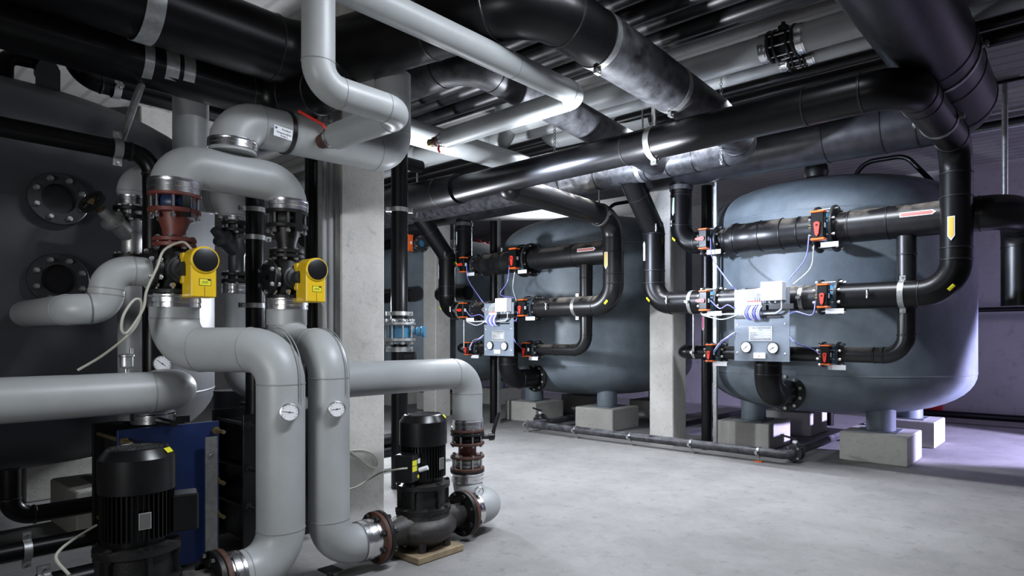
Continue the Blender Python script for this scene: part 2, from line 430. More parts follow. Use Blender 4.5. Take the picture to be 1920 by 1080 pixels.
# ------------------------------------------------------------------ filter tanks on plinths
def tank(cx, cy, label, m, top_gear=True, plinth_word='', R=1.776, dz=0):
    root = thing('filter_tank', label, 'tank', (cx, cy, 0))
    prof = []
    for k in range(13):
        t = pi/2*k/12; prof.append((R*math.sin(t)**.62 if k else .001, 1.07-.56*math.cos(t)))
    for k in range(13):
        t = pi/2*k/12; prof.append((R*math.cos(t)**.62 if k < 12 else .001, 3.10+dz+.60*math.sin(t)))
    MB().lathe((cx, cy, 0), (0, 0, 1), prof, 96, False).build('tank_shell', m, root, angle=60)
    for z in (1.07, 3.10+dz): MB().lathe((cx, cy, z), (0, 0, 1), [(R-.002, -.012), (R+.004, -.004), (R+.004, .004), (R-.002, .012)], 96, False).build('shell_weld', m, root)
    for sx in (-1, 1):
        for sy in (-1, 1):
            x, y = cx+sx*.8425, cy+sy*.82
            MB().cyl((x, y, .362), (x, y, .86), .172, n=32).build('leg', m, root)
            MB().box((x, y, .368), (.44, .44, .012)).build('foot_plate', m, root)
            word = ('front' if sy < 0 else 'back')+' '+('left' if sx < 0 else 'right')
            mb = MB().box((x, y, .181), (.78, .78, .36), bev=.012)
            o = mb.build('concrete_plinth', M_PLINTH, None, smooth=False)
            tag(o, 'concrete plinth under the %s leg of %s' % (word, plinth_word), 'plinth', 'plinths under the filter tanks')
    if top_gear:
        g = MB(); g.lathe((cx-.1, cy-.4, 3.6), (0, 0, 1), [(.09, 0), (.09, .16), (.15, .19), (.17, .26), (.15, .36), (.09, .40), (.09, .5)], 20)
        g.build('air_release_valve', M_IRON, root)
        p, _ = fillet([(cx+.35, cy-.2, 3.62), (cx+.4, cy-.2, 3.95), (cx+1.0, cy-.2, 3.95), (cx+1.35, cy-.2, 3.5)], .25)
        MB().tube(p, .032, 16).build('vent_pipe', M_BLACK, root)
    return root
T1 = V((-2.94, 9.62, 0)); T2 = V((-7.27, 9.70, 0)); T3 = V((-11.6, 9.7, 0)); T4 = V((-7.2, .95, 0))
t1 = tank(T1.x, T1.y, 'large blue grey filter tank on the right, standing on concrete plinths', M_TANK, True, 'the right-hand tank')
t2 = tank(T2.x, T2.y, 'large blue grey filter tank in the middle, behind the farther control panel', M_TANK, True, 'the middle tank')
tank(T3.x, T3.y, 'far blue grey filter tank seen past the column left of the middle tank', M_TANK, False, 'the far tank')
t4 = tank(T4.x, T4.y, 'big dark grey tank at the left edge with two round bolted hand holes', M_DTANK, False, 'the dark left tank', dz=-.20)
# bolted hand holes of the dark tank
def manhole(px, py):
    u = (px-CPX)/FPX; a = V((FX+RX*u, FY+RY*u, (CPY-py)/FPX)); o = V((0, 0, EYE))
    A = a.x**2+a.y**2; q = o-T4; B = 2*(q.x*a.x+q.y*a.y); Cc = q.x**2+q.y**2-1.776**2
    t = (-B-math.sqrt(B*B-4*A*Cc))/(2*A); p = o+a*t; nrm = V((p.x-T4.x, p.y-T4.y, 0)).normalized()
    h = MB().lathe(p-nrm*.1, nrm, [(.09, 0), (.115, 0), (.115, .15), (.170, .15), (.174, .155), (.174, .172), (.170, .177), (.10, .177), (.10, .06), (.002, .05)], 48, False).build('hand_hole_flange', M_FLANGE, t4)
    MB().lathe(p+nrm*.02, nrm, [(.099, 0), (.099, .012)], 40).build('hand_hole_cover', M_KNOB, h)
    a_, e1, e2 = frame(nrm); first = None
    for i in range(8):
        t = 2*pi*(i+.5)/8; c = p+nrm*.08+(e1*math.cos(t)+e2*math.sin(t))*.137
        b = MB(); b.cyl(c-nrm*.03, c+nrm*.03, .012, n=12); b.lathe(c, nrm, [(.021, -.004), (.021, .010), (.016, .02)], 6); 
        b.build('bolt', M_ZINC, h, angle=30)
manhole(103, 375); manhole(103, 525)
# steel lug and small dark fittings on top of the dark tank
def lug():
    p = W(90, 160, x=-5.9)
    MB().prism([(-.07, -.25), (.07, -.25), (.07, .12), (.03, .2), (-.03, .2), (-.07, .12)], p, (0, 1, 0), (0, 0, 1), .03).build('lifting_lug', M_DTANK, t4)
    q, _ = fillet([W(8, 160, x=-6.0), W(8, 103, x=-6.0), W(80, 118, x=-6.0), W(80, 140, x=-6.3)], .08)
    MB().tube(q, .055, 16).build('top_vent_pipe', M_BLACK, t4)
lug()

# ------------------------------------------------------------------ butterfly valve with pneumatic actuator
def valve(label, p, rf, r_pipe, act=.26, pointer='down', w=.095, plate=True, group='actuated butterfly valves', act_col=M_MOTOR):
    p = V(p); root = thing('butterfly_valve', label, 'valve', p, group)
    for k in (-1, 1):
        flange(root, p+V((k*w, 0, 0)), (1, 0, 0), rf, r_pipe*.7, .03, M_FLANGE)
    MB().lathe(p, (1, 0, 0), [(rf*.62, -w+.015), (rf*.66, -.04), (rf*.7, -.03), (rf*.7, .03), (rf*.66, .04), (rf*.62, w-.015)], 36).build('valve_body', M_LBLUE, root)
    bolts(root, p, (1, 0, 0), rf*.87, 8, 2*w+.1, M_STEEL, .010)
    ya = -(rf+.05); ac = p+V((0, ya, 0)); wx = act*.42; dy = .10
    MB().cyl(p+V((0, -rf*.6, 0)), ac, .03, n=14).build('stem_neck', M_FLANGE, root)
    a = MB().box(ac, (wx, dy, act*.86), bev=.008).build('actuator', act_col, root, angle=30)
    for k in (-1, 1):
        MB().box(ac+V((0, 0, k*act*.46)), (wx+.012, dy+.012, act*.075), bev=.006).build('end_cap', M_ORANGE, a, angle=30)
    fc = ac+V((0, -dy/2, 0)); s = act/.3
    d = {'down': V((0, 0, -1)), 'left': V((-1, 0, 0)), 'up': V((0, 0, 1))}[pointer]; e = V((0, -1, 0)).cross(d)
    poly = [(-.02, .0)]
    poly = [(.035*math.cos(t), .035*math.sin(t)) for t in [math.radians(120+i*24) for i in range(6)]]+[(.09, -.018), (.115, 0), (.09, .018)]
    MB().prism([(x*s, y*s) for x, y in poly], fc+V((0, -.012, 0)), d, e, .016).build('position_pointer', M_POINTER, a, angle=30)
    MB().lathe(fc+V((0, -.02, 0)), (0, -1, 0), [(.011*s, 0), (.011*s, .006)], 12).build('pointer_screw', M_KNOB, a)
    for k in (0, 1):
        q = ac+V((-wx/2, -.02, .01-.03*k)); MB().cyl(q, q+V((-.03, 0, 0)), .008, n=10).build('air_fitting', M_BRASS, a)
    MB().box(ac+V((wx/2+.001, 0, 0)), (.003, .04, .05)).build('type_label', M_PAPER, a, smooth=False)
    if plate:
        MB().box(p+V((.09, -rf*.86, -act*.62)), (.19, .004, .055)).build('tag_plate', M_PAPER, root, smooth=False)
    return ac
def reducer(name, label, x0, x1, y, z, prof, m, cat='pipe', seams=()):
    root = thing(name, label, cat, (x0, y, z))
    MB().lathe((x0, y, z), (1, 0, 0), prof, 40).build('pipe_wall', m, root)
    for (h, r) in seams:
        MB().lathe((x0+h, y, z), (1, 0, 0), [(r-.004, -.012), (r+.007, -.005), (r+.007, .005), (r-.004, .012)], 40, False).build('weld_seam', M_SEAM, root)
    return root
def cock(root, p, out, up=(0, 0, 1)):       # little sampling tap on a pipe
    p = V(p); o = V(out).normalized(); u = V(up)
    t = MB().cyl(p, p+o*.07, .012, n=10); t.cyl(p+o*.05-u*.035, p+o*.05+u*.045, .013, n=10); t.box(p+o*.05+u*.055, (.05, .016, .012), o, u.cross(o))
    t.build('sampling_tap', M_STEEL, root)
def hose(label, pts, r=.006, m=None, name='air_hose', cat='hose', group=None):
    P = [V(p) for p in pts]; out = []
    Q = [P[0]*2-P[1]]+P+[P[-1]*2-P[-2]]
    for i in range(1, len(Q)-2):
        for k in range(8):
            t = k/8; a, b, c, d = Q[i-1], Q[i], Q[i+1], Q[i+2]
            out.append(.5*((2*b)+(c-a)*t+(2*a-5*b+4*c-d)*t*t+(3*b-a-3*c+d)*t**3))
    out.append(P[-1])
    o = MB().tube(out, r, 8).build(name, m or M_TUBE, None); tag(o, label, cat, group); return o

YA, YB = 7.30, 7.55
ZH3 = 3.835; ZH2 = 3.63; YH2 = 6.68; YH1 = 5.17
def manifold(who, c, full=True):
    """the valve manifold in front of one tank; c = pixel columns of its features"""
    Z1, Z2, Z3 = 2.775, 1.985, 1.345
    X = lambda px, y: W(px, 600, y=y).x
    xA = X(c['A'], YA); xU = X(c['U'], YA); xB = X(c['B'], YB); xT = X(c['T'], YB)
    v1l, v1r, v2l, v2r, v3l, v3r = [X(c[k], y) for k, y in (('v1l', YB), ('v1r', YB), ('v2l', YA), ('v2r', YA), ('v3l', YB), ('v3r', YB))]
    w = .11
    # row 1
    r = pipe('feed_pipe', 'black pipe dropping from the rear header to the top left valve of %s' % who, [(xB, YB, ZH3-.2), (xB, YB, Z1), (v1l-w, YB, Z1)], .14, M_BLACK, .24, extra_seams=[((xB, YB, 3.42), (0, 0, 1))])
    MB().ring((xB, YB, 3.52), (0, 0, 1), .139, .155, .06).build('pipe_sleeve', M_WORN, r)
    sticker(r, (xB, YB, 3.28), (0, 0, -1), (-.35, -1, 0), .14, .2, .05, mat('green white sticker', (.35, .55, .38), .5) if 'green white sticker' not in bpy.data.materials else bpy.data.materials['green white sticker'])
    cock(r, (xB-.02, YB-.13, 3.03), (-.5, -1, 0))
    sticker(r, (xB+.03, YB-.02, Z1+.1), (.7, 0, -.7), (-.4, -1, -.3), .155, .06, .03, M_YLAB, 'yellow_tag', False, M_YLAB, False)
    L = v1r-v1l-2*w
    reducer('upper_manifold_pipe', 'fat dusty black pipe between the top valves of %s' % who, v1l+w, v1r-w, YB, Z1,
            [(.135, 0), (.135, .08), (.185, .17), (.185, .26), (.178, .28), (.178, .46), (.185, .48), (.182, L-.38), (.176, L-.36), (.176, L)], M_DUSTY, seams=[(.08, .135), (.22, .187), (L*.45, .184), (L-.4, .184), (L-.2, .178)])
    r = pipe('upper_outlet_pipe', 'black red-arrowed pipe leading right from the top right valve of %s' % who,
             [(v1r+w, YB, Z1), (c['xe'], YB, Z1), (c['xe'], c['ye'], Z1), (c['xe'], c['ye'], Z1-.9)] if c.get('ye') else [(v1r+w, YB, Z1), (c['xe'], YB, Z1)], .175, M_DUSTY, .27,
             extra_seams=[((v1r+w+.14, YB, Z1), (1, 0, 0)), ((xT-.17, YB, Z1), (1, 0, 0)), ((xT+.45, YB, Z1), (1, 0, 0))])
    sticker(r, (xT+.12, YB, Z1+.02), (1, 0, 0), (-.45, -1, .12), .175, .3, .05, mat('red white arrow', (.42, .14, .12), .5) if 'red white arrow' not in bpy.data.materials else bpy.data.materials['red white arrow'])
    MB().cyl((v1r+w+.02, YB, Z1), (v1r+w+.001, YB, Z1), .21, n=36).build('stub_collar', M_BLACK, r)
    valve('top left actuated valve of %s' % who, (v1l, YB, Z1), .19, .13, .26, 'left')
    valve('top right actuated valve of %s, largest of its six' % who, (v1r, YB, Z1), .265, .17, .33, 'down')
    # row 2
    yh, zh = YH2, ZH2
    k = YA-yh
    r = pipe('inlet_pipe', 'black pipe slanting down to the second row left valve of %s' % who,
             [(xA, yh+.05, zh-.08), (xA, yh+.12, zh-.15), (xA, YA, zh-.15-(k-.12)*1.05), (xA, YA, Z2), (v2l-w, YA, Z2)], .145, M_BLACK, [0, 0, .12, .27, 0], extra_seams=[((xA, yh+.24, zh-.27), (0, 1, -1)), ((xA, YA, 2.42), (0, 0, 1))])
    sticker(r, (xA, YA, 2.66), (0, 0, 1), (-.55, -1, 0), .145, .22, .05, mat('light blue sticker', (.5, .62, .82), .5) if 'light blue sticker' not in bpy.data.materials else bpy.data.materials['light blue sticker'])
    sticker(r, (xA+.05, YA, Z2+.1), (.7, 0, -.7), (-.3, -1, -.4), .16, .07, .035, M_YLAB, 'yellow_tag', False, M_YLAB, False)
    cock(r, (xA+.3, YA-.13, Z2+.02), (0, -1, 0)); cock(r, (xA+.1, YA-.1, 2.95), (.5, -1, 0))
    band(r, (v2l-.28, YA, Z2), (1, 0, 0), .146)
    r = pipe('middle_manifold_pipe', 'black pipe behind the control panel between second row valves of %s' % who, [(v2l+w, YA, Z2), (v2r-w, YA, Z2)], .14, M_DUSTY)
    band(r, (v2l+.42, YA, Z2), (1, 0, 0), .141); band(r, (v2r-.3, YA, Z2), (1, 0, 0), .141)
    up = [(v2r+w, YA, Z2), (xU, YA, Z2), (xU, YA, c['zb']), (xU, YH1+(0 if c['H1end'] else .10), c['zb2'])]
    if c['H1end']: up += [(-6.05, YH1, 3.335)]
    pts = up
    if c['H1end']:
        r = pipe('long_header_pipe', 'long black overhead header bending down to the second right valve of %s' % who, pts, .145, M_BLACK, [0, .32, .30, .30, 0],
                 radii=[.14, .14, .145, .15, .15], extra_seams=[((xU, YA, 2.92), (0, 0, 1)), ((xU, YA, 2.42), (0, 0, 1)), ((xU-.72, YH1, 3.386), (1, .0, .0)), ((-3.5, YH1, 3.365), (1, 0, 0)), ((xU, YH1+.5, 3.41), (0, 1, 0))], n=40)
        band(r, (-3.2, YH1, 3.366), (1, 0, .012), .151, .06, ear_dir=(0, -1, 0))
        MB().cyl((-3.2, YH1, 3.51), (-3.2, YH1, ZC), .024, n=14).build('hanger_rod', M_ZINC, r)
        band(r, (xU, YH1+1.2, 3.432), (0, 1, 0), .149, .05, ear_dir=(0, 0, 1))
    else:
        r = pipe('branch_pipe', 'black branch from the header bending down to the second right valve of %s' % who, pts, .145, M_DUSTY, [0, .3, .3, 0],
                 extra_seams=[((xU, YA, 2.72), (0, 0, 1)), ((xU, YA, 2.42), (0, 0, 1))])
        band(r, (xU, YA-.33, c['zb']), (0, 1, 0), .146, .05, rod=ZC)
        MB().sphere((xU, YH1+.10, c['zb2']), .148, 28).build('rounded_cap', M_BLACK, r)
    sticker(r, (xU, YA, 2.62), (0, 0, -1), (-.15, -1, 0), .148, .19, .066, M_STICKY)
    sticker(r, (xU-.05, YA, Z2+.07), (-.7, 0, -.7), (0, -1, -.4), .152, .07, .035, M_YLAB, 'yellow_tag', False, M_YLAB, False)
    cock(r, (v2r+.42, YA-.13, Z2), (0, -1, 0))
    band(r, ((xU+v2r)/2+.12, YA, Z2), (1, 0, 0), .141, .055, ear_dir=(0, -1, 0))
    valve('second row left actuated valve of %s, beside the control panel' % who, (v2l, YA, Z2), .185, .13, .25, 'left')
    valve('second row right actuated valve of %s, beside the white junction box' % who, (v2r, YA, Z2), .195, .13, .26, 'down')
    # row 3
    xs = X(c['s3'], YB)
    r = pipe('drain_stub_pipe', 'thin round-ended black pipe left of the lowest left valve of %s' % who, [(xs, YB+.26, Z3), (xs, YB, Z3), (v3l-w*.8, YB, Z3)], .085, M_BLACK, .12)
    band(r, (xs+.22, YB, Z3), (1, 0, 0), .086, .035); 
    MB().cyl((xs+.24, YB-.1, Z3), (xs+.24, YB-.1, Z2-.1), .016, n=10).build('support_rod', M_ZINC, r)
    pipe('lower_manifold_pipe', 'thin black pipe passing behind the lower panel edge of %s' % who, [(v3l+w*.8, YB, Z3), (v3r-w*.8, YB, Z3)], .083, M_DUSTY)
    r = pipe('lower_bend_pipe', 'thinner black pipe rising from the lowest right valve of %s' % who, [(v3r+w*.8, YB, Z3), (xT, YB, Z3), (xT, YB, Z1-.16)], .085, M_DUSTY, .22, radii=[.083, .09, .1], extra_seams=[((v3r+.45, YB, Z3), (1, 0, 0)), ((xT, YB, 2.42), (0, 0, 1))])
    valve('lowest left actuated valve of %s' % who, (v3l, YB, Z3), .135, .08, .22, 'down', .085)
    valve('lowest right actuated valve of %s' % who, (v3r, YB, Z3), .145, .08, .225, 'down', .085)
    # outlet to the tank bottom
    xn = X(c['N'], YA)
    r = pipe('tank_outlet_pipe', 'wide black elbow below the control panel entering the bottom of %s' % who, [(xn, YA, Z2-.12), (xn, YA, .86), (xn, c['yn'], .86)], .155, M_BLACK, .25, extra_seams=[((xn, YA, 1.22), (0, 0, 1))])
    flange(r, (xn, c['yn']-.1, .86), (0, 1, 0), .235, .12, .045, M_IRON); bolts(r, (xn, c['yn']-.1, .86), (0, 1, 0), .195, 10, .11, M_ZINC, .012)
    return dict(xA=xA, xU=xU, xB=xB, v=[(v1l, YB, Z1), (v1r, YB, Z1), (v2l, YA, Z2), (v2r, YA, Z2), (v3l, YB, Z3), (v3r, YB, Z3)], xn=xn)
m1 = manifold('the right-hand tank', dict(A=1226, U=1793, B=1277, T=1700, v1l=1337, v1r=1552, v2l=1338, v2r=1558, v3l=1345, v3r=1560, s3=1277, N=1440, yn=7.98, xe=-.62, ye=8.35, zb=3.46, zb2=3.395, H1end=True))
m2 = manifold('the middle tank', dict(A=838, U=1150, B=870, T=1099, v1l=889, v1r=990, v2l=888, v2r=1000, v3l=893, v3r=1002, s3=861, N=953, yn=8.05, xe=-5.35, ye=None, zb=3.20, zb2=3.26, H1end=False))

# ------------------------------------------------------------------ control panels
def panel(label, x0, zt, w, h, yp):
    root = thing('control_panel', label, 'control panel', (x0, yp, zt-h))
    sx = w/660; sz = h/845
    P = lambda ix, iy, off=0: V((x0+(ix-105)*sx, yp-off, zt-(iy-150)*sz))
    MB().box((x0+w/2, yp+.006, zt-h/2), (w, .012, h)).build('back_plate', M_PANEL, root, smooth=False)
    for (ix, iy) in ((150, 245), (145, 568), (713, 562), (140, 895), (713, 902), (690, 200)):
        MB().lathe(P(ix, iy), (0, -1, 0), [(.011, 0), (.009, .006)], 10).build('screw', M_PAPER, root)
    bx = MB().box((P(475, 85)+P(725, 300))/2+V((0, -.06, 0)), (250*sx, .12, 215*sz), bev=.006).build('junction_box', M_WHITE, root, angle=30)
    MB().box((P(475, 85)+P(725, 300))/2+V((0, -.1205, 0)), (236*sx, .004, 200*sz), bev=.0015).build('box_lid', M_WHITE, bx, angle=30)
    for ix in (560, 630, 700): MB().cyl(P(ix, 300, .06), P(ix, 325, .06), .013, n=12).build('cable_gland', M_WIRE, bx)
    vb = MB().box((P(290, 340)+P(835, 392))/2+V((0, -.035, 0)), (545*sx, .07, 60*sz)).build('valve_terminal', M_KNOB, root, smooth=False)
    for i in range(7):
        ix = 312+i*26
        MB().cyl(P(ix, 345, .08), P(ix, 305, .08), .010, n=10).build('push_fitting', M_WHITE, vb)
        MB().cyl(P(ix, 305, .08), P(ix, 295, .08), .011, n=10).build('release_ring', M_POINTER, vb)
        q = [P(ix, 300, .08), P(ix-25+i*3, 230, .09), P(ix+20, 170+i*7, .09), P(470, 150+i*14, .08)]
        cv = []
        for t in [k/14 for k in range(15)]:
            cv.append(q[0]*(1-t)**3+q[1]*3*t*(1-t)**2+q[2]*3*t*t*(1-t)+q[3]*t**3)
        MB().tube(cv, .0055, 8).build('signal_cable', M_WIRE, vb)
        for k in (0, 1):
            jx = 270+i*30+k*10
            c0 = P(jx+30, 352, .09); c1 = P(jx-22, 420, .13); c2 = P(jx, 500, .10); c3 = P(jx+55-8*i, 508+10*k, .06)
            cv = []
            for t in [n/12 for n in range(13)]: cv.append(c0*(1-t)**3+c1*3*t*(1-t)**2+c2*3*t*t*(1-t)+c3*t**3)
            MB().tube(cv, .006, 8).build('air_tube_loop', M_TUBE if (i+k) % 3 else M_WHITE, vb)
    MB().box((P(510, 375)+V((0, -.085, 0))), (45*sx, .03, 60*sz)).build('pressure_switch', M_IRON, root, smooth=False)
    cv, _ = fillet([P(700, 318, .06), P(700, 400, .06), P(640, 442, .06), P(200, 452, .06)], .05)
    MB().tube(cv, .013, 12).build('grey_conduit', M_WIRE, root)
    MB().box((P(110, 470)+P(680, 495))/2+V((0, -.015, 0)), (570*sx, .03, 18*sz)).build('cable_rail', M_KNOB, root, smooth=False)
    pl = MB().box((P(288, 590)+P(568, 760))/2+V((0, -.003, 0)), (280*sx, .006, 170*sz)).build('name_plate', M_PLATE, root, smooth=False)
    tx = lambda s, ix, iy, sz_, al='CENTER', sq=1: text(s, sz_, P(ix, iy, .0066), (1, 0, 0), (0, 0, 1), M_INK, pl, 'lettering', al, sq)
    tx('\u2022 WATERMANGER', 428, 618, .030); tx('technik', 428, 634, .014)
    tx('Nennweite', 305, 670, .016, 'LEFT'); tx('Betriebsdruck', 305, 694, .016, 'LEFT'); tx('Baujahr', 305, 718, .016, 'LEFT')
    tx('MEHRSCHICHTFILTER', 428, 748, .0255)
    for iy in (664, 688, 712): MB().box(P(510, iy, .0075), (66*sx, .002, 13*sz)).build('value_field', M_PAPER, pl, smooth=False)
    gauge(root, P(262, 832, .03), (0, -1, 0), 68*sx, 'pressure_gauge', ang=222, rim=M_KNOB); gauge(root, P(583, 838, .03), (0, -1, 0), 68*sx, 'pressure_gauge', ang=212, rim=M_KNOB)
    lb = MB().box((P(350, 897)+P(493, 965))/2+V((0, -.012, 0)), (143*sx, .024, 66*sz), bev=.003).build('label_box', M_PAPER, root, angle=30)
    text('Filter', .016, (P(421, 940)+V((0, -.0245, 0))), (1, 0, 0), (0, 0, 1), M_POINTER, lb, 'lettering')
    for ix in (180, 690): MB().box(P(ix, 300)+V((0, .09, 0)), (.04, .16, .04)).build('panel_bracket', M_ZINC, root, smooth=False)
    return P
YP = 7.03
a0 = W(1377, 543.6, y=YP); a1 = W(1480.5, 677, y=YP); zb_ = W(1377, 676, y=YP).z
PN1 = panel('grey blue control panel in front of the right-hand tank, white junction box on top', a0.x, a0.z, a1.x-a0.x, a0.z-zb_, YP)
b0 = W(908, 565, y=YP)
PN2 = panel('grey blue control panel in front of the middle tank, farther of the two', b0.x, a0.z-.02, a1.x-a0.x, a0.z-zb_, YP)
for who, P, mm in (('the right-hand tank', PN1, m1), ('the middle tank', PN2, m2)):
    v = [V(p) for p in mm['v']]
    A = lambda i, dx=-.06, dz=0: v[i]+V((dx, -(.19, .265, .185, .195, .135, .145)[i]-.06, dz))
    grp = 'blue air hoses of the valves'
    hose('blue air hose hanging from the top left valve of %s' % who, [A(0, .09), A(0, .12, -.25), P(60, 60, .05), P(135, 150, .02)], .0075, group=grp)
    hose('blue air hose curving down from the top right valve of %s' % who, [A(1, -.1, -.1), A(1, -.14, -.35), A(1, -.3, -.55), P(760, 80, .0)], .0075, group=grp)
    hose('thin white hose under the top right valve of %s' % who, [A(1, -.08, -.2)+V((0, .1, 0)), A(1, -.12, -.45)+V((0, .1, 0)), P(790, 120, -.03)], .006, M_WHITE, group=grp)
    hose('blue air hose from the second row left valve of %s' % who, [A(2, .08), A(2, .2, -.1), P(40, 330, .05), P(110, 372, .02)], .007, group=grp)
    hose('blue air hose sagging from the second row right valve of %s' % who, [A(3, -.08, -.05), A(3, -.12, -.2), P(850, 430, .03), P(768, 450, .0)], .007, group=grp)
    hose('blue air hose rising from the lowest left valve of %s' % who, [A(4, .05), A(4, .13, .1), P(20, 740, .05), P(108, 690, .02)], .007, group=grp)
    hose('white air hose rising from the lowest left valve of %s' % who, [A(4, .05, .03), A(4, .14, .14), P(30, 720, .05), P(112, 660, .02)], .0065, M_WHITE, group=grp)
    hose('blue air hose rising from the lowest right valve of %s' % who, [A(5, -.07), A(5, -.14, .06), P(850, 780, .04), P(768, 715, .0)], .007, group=grp)
    hose('white cables running left from the valve terminal of %s' % who, [P(330, 440, .09), P(160, 440, .08), P(-120, 440, .06), P(-330, 430, -.02)], .008, M_WHITE, 'signal_cable', 'cable', 'white cables of the control panels')
    hose('thin white cable drooping left of the panel of %s' % who, [P(300, 400, .09), P(110, 470, .05), P(-60, 500, .04), P(-330, 440, -.02)], .006, M_WHITE, 'signal_cable', 'cable', 'white cables of the control panels')

# ------------------------------------------------------------------ overhead headers
# rear high header and its fat pipe from the camera side
r = pipe('rear_header_pipe', 'fattest black ceiling pipe, from the top right into the rear header', [(-1.0, .2, ZH3), (-1.0, YB, ZH3), (-14, YB, ZH3)], .26, M_HALF, .42,
         radii=[.33, .30, .24], n=48, extra_seams=[((-2.35, YB, ZH3), (1, 0, 0)), ((-1.75, YB, ZH3), (1, 0, 0)), ((-1.0, 6.3, ZH3), (0, 1, 0)), ((-1.0, 5.7, ZH3), (0, 1, 0))])
for x in (W(1407, 300, y=YB).x, W(918, 390, y=YB).x):
    band(r, (x, YB, ZH3), (1, 0, 0), .245+(.05 if x > -4 else .01)*.6, .065, ears=False, rod=ZC)
band(r, (-1.0, 5.95, ZH3), (0, 1, 0), .31, .05, ears=True, ear_dir=(0, 0, 1), rod=ZC)
text('\u2013 \u2013 \u2013\u2013 \u2013\u2013\u2013\u2013\u2013', .045, (-2.9, YB-.262, ZH3-.08), (1, 0, 0), (0, .3, .95), M_PAPER, r, 'pipe_marking')
# middle header
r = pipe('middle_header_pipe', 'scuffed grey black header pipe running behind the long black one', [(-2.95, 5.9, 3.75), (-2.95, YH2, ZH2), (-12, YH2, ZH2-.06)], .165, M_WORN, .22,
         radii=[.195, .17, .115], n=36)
for x in (-3.9, -3.55, -4.95, -4.2, -5.55):
    MB().lathe((x, YH2, ZH2), (1, 0, 0), [(.12, -.012), (.178, -.006), (.178, .006), (.12, .012)], 32, False).build('weld_seam', M_SEAM, r)
MB().lathe((-4.9, YH2, ZH2), (1, 0, 0), [(.12, -.5), (.165, -.4), (.172, .0), (.172, 1.75), (.13, 1.85)], 40, False).build('tee_section', M_WORN, r)
band(r, (W(1205, 320, y=YH2).x, YH2, ZH2), (1, 0, 0), .172, .06, ears=False, rod=ZC)
band(r, (W(826, 395, y=YH2).x, YH2, ZH2), (1, 0, 0), .138, .06, ears=False)
# two black runs with a jog: from the left camera side, across, then away to the middle header
r = pipe('upper_feed_pipe', 'thick black ceiling pipe from upper left, with clamps and a handwritten date',
         [(-4.89, -1.5, 3.80), (-4.89, 2.67, 3.77), (-2.95, 3.22, 3.86), (-2.95, 5.9, 3.75)], .25, M_BLACK, [0, .42, .40, 0], radii=[.255, .25, .22, .195], n=48,
         extra_seams=[((-2.95, 4.72, 3.80), (0, 1, 0)), ((-3.75, 2.993, 3.823), (1, .28, 0))])
MB().tube([(-2.95, 3.95, 3.833), (-2.95, 5.88, 3.751)], [.2195, .2015], 48).build('scuffed_lit_section', M_SCUFF_LIT, r)  # lighter than the rest: scuffs plus lamp light put into the colour
for (px, rr) in ((1120, .214), (1258, .206)):
    q = W(px, 100, x=-2.95); band(r, (-2.95, q.y, 3.86-(q.y-3.22)*.041), (0, 1, 0), rr, .06, ear_dir=(-1, 0, 0), rod=None)
q = W(270, 40, x=-4.89); band(r, (-4.89, q.y, 3.78), (0, 1, 0), .257, .11, ears=False, rod=ZC)
pm = W(1228, 128, x=-2.95-.17)
text('LeoReN', .085, (-2.95-.165, pm.y-.02, 3.80-.10), (0, 1, 0), (-.5, 0, .85), M_PLATE, r, 'hand_lettering', squeeze=1.05)
text('22.05.03', .07, (-2.95-.135, pm.y-.05, 3.80-.165), (0, 1, 0), (-.72, 0, .68), M_PLATE, r, 'hand_lettering')
r = pipe('lower_feed_pipe', 'black ceiling pipe under the thick one, two wide grey clamps at upper left',
         [(-5.25, -1.5, 3.54), (-5.25, 2.56, 3.50), (-4.66, 2.66, 3.47), (-4.50, 2.75, 3.72)], .168, M_BLACK, [0, .27, .12, 0], n=40)
for px, ww in ((309, .085), (340, .075)):
    q = W(px, 120, x=-5.25); band(r, (-5.25, q.y, 3.52), (0, 1, 0), .169, ww, ears=False, rod=ZC if px == 309 else None)
s0 = V((-5.25, W(266, 150, x=-5.25).y, 3.36)); s1 = W(219, 285, x=-4.9)
MB().cyl(s0, s1, .024, n=14).build('support_strut', M_ZINC, r); MB().ring(V((s0.x, s0.y, 3.52)), (0, 1, 0), .169, .177, .06).build('pipe_clamp', M_ZINC, r)
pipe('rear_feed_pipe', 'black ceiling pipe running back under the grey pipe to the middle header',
     [(-8.5, 3.58, 3.90), (-4.03, 3.58, 3.86), (-4.03, YH2-.12, ZH2)], .165, M_SCUFF_LIT, .30, n=40, extra_seams=[((-4.03, 4.6, 3.80), (0, 1, 0))])
# dark pipe passing in front of the left tank and bending down
yb = W(286, 300, x=-4.9).y
r = pipe('dark_cross_pipe', 'black pipe crossing the dark left tank and bending down beside the red spool', [(-4.9, -1.2, 2.77), (-4.9, yb, 2.77), (-4.9, yb, 1.3)], .06, M_BLACK, .13)
band(r, (-4.9, W(219, 285, x=-4.9).y, 2.77), (0, 1, 0), .061, .05, ear_dir=(1, 0, 0))
r = pipe('vent_line_pipe', 'thin black pipe above the dark left tank, below the clamped ceiling pipe', [(-7.0, 1.6, 4.5), (-7.0, 1.6, 3.86), (-7.0, 5.4, 3.83)], .085, M_BLACK, .2)
band(r, (-7.0, W(217, 155, x=-7.0).y, 3.85), (0, 1, 0), .086, .06, rod=ZC)
# left end of the long header
r = pipe('header_end_pipe', 'short thick black header end left of the long overhead header', [(-5.95, YH1, 3.345), (-9.6, YH1, 3.40)], .185, M_BLACK, radii=[.185, .185], extra_seams=[((-6.3, YH1, 3.35), (1, 0, 0)), ((-6.9, YH1, 3.36), (1, 0, 0)), ((-7.3, YH1, 3.365), (1, 0, 0))])
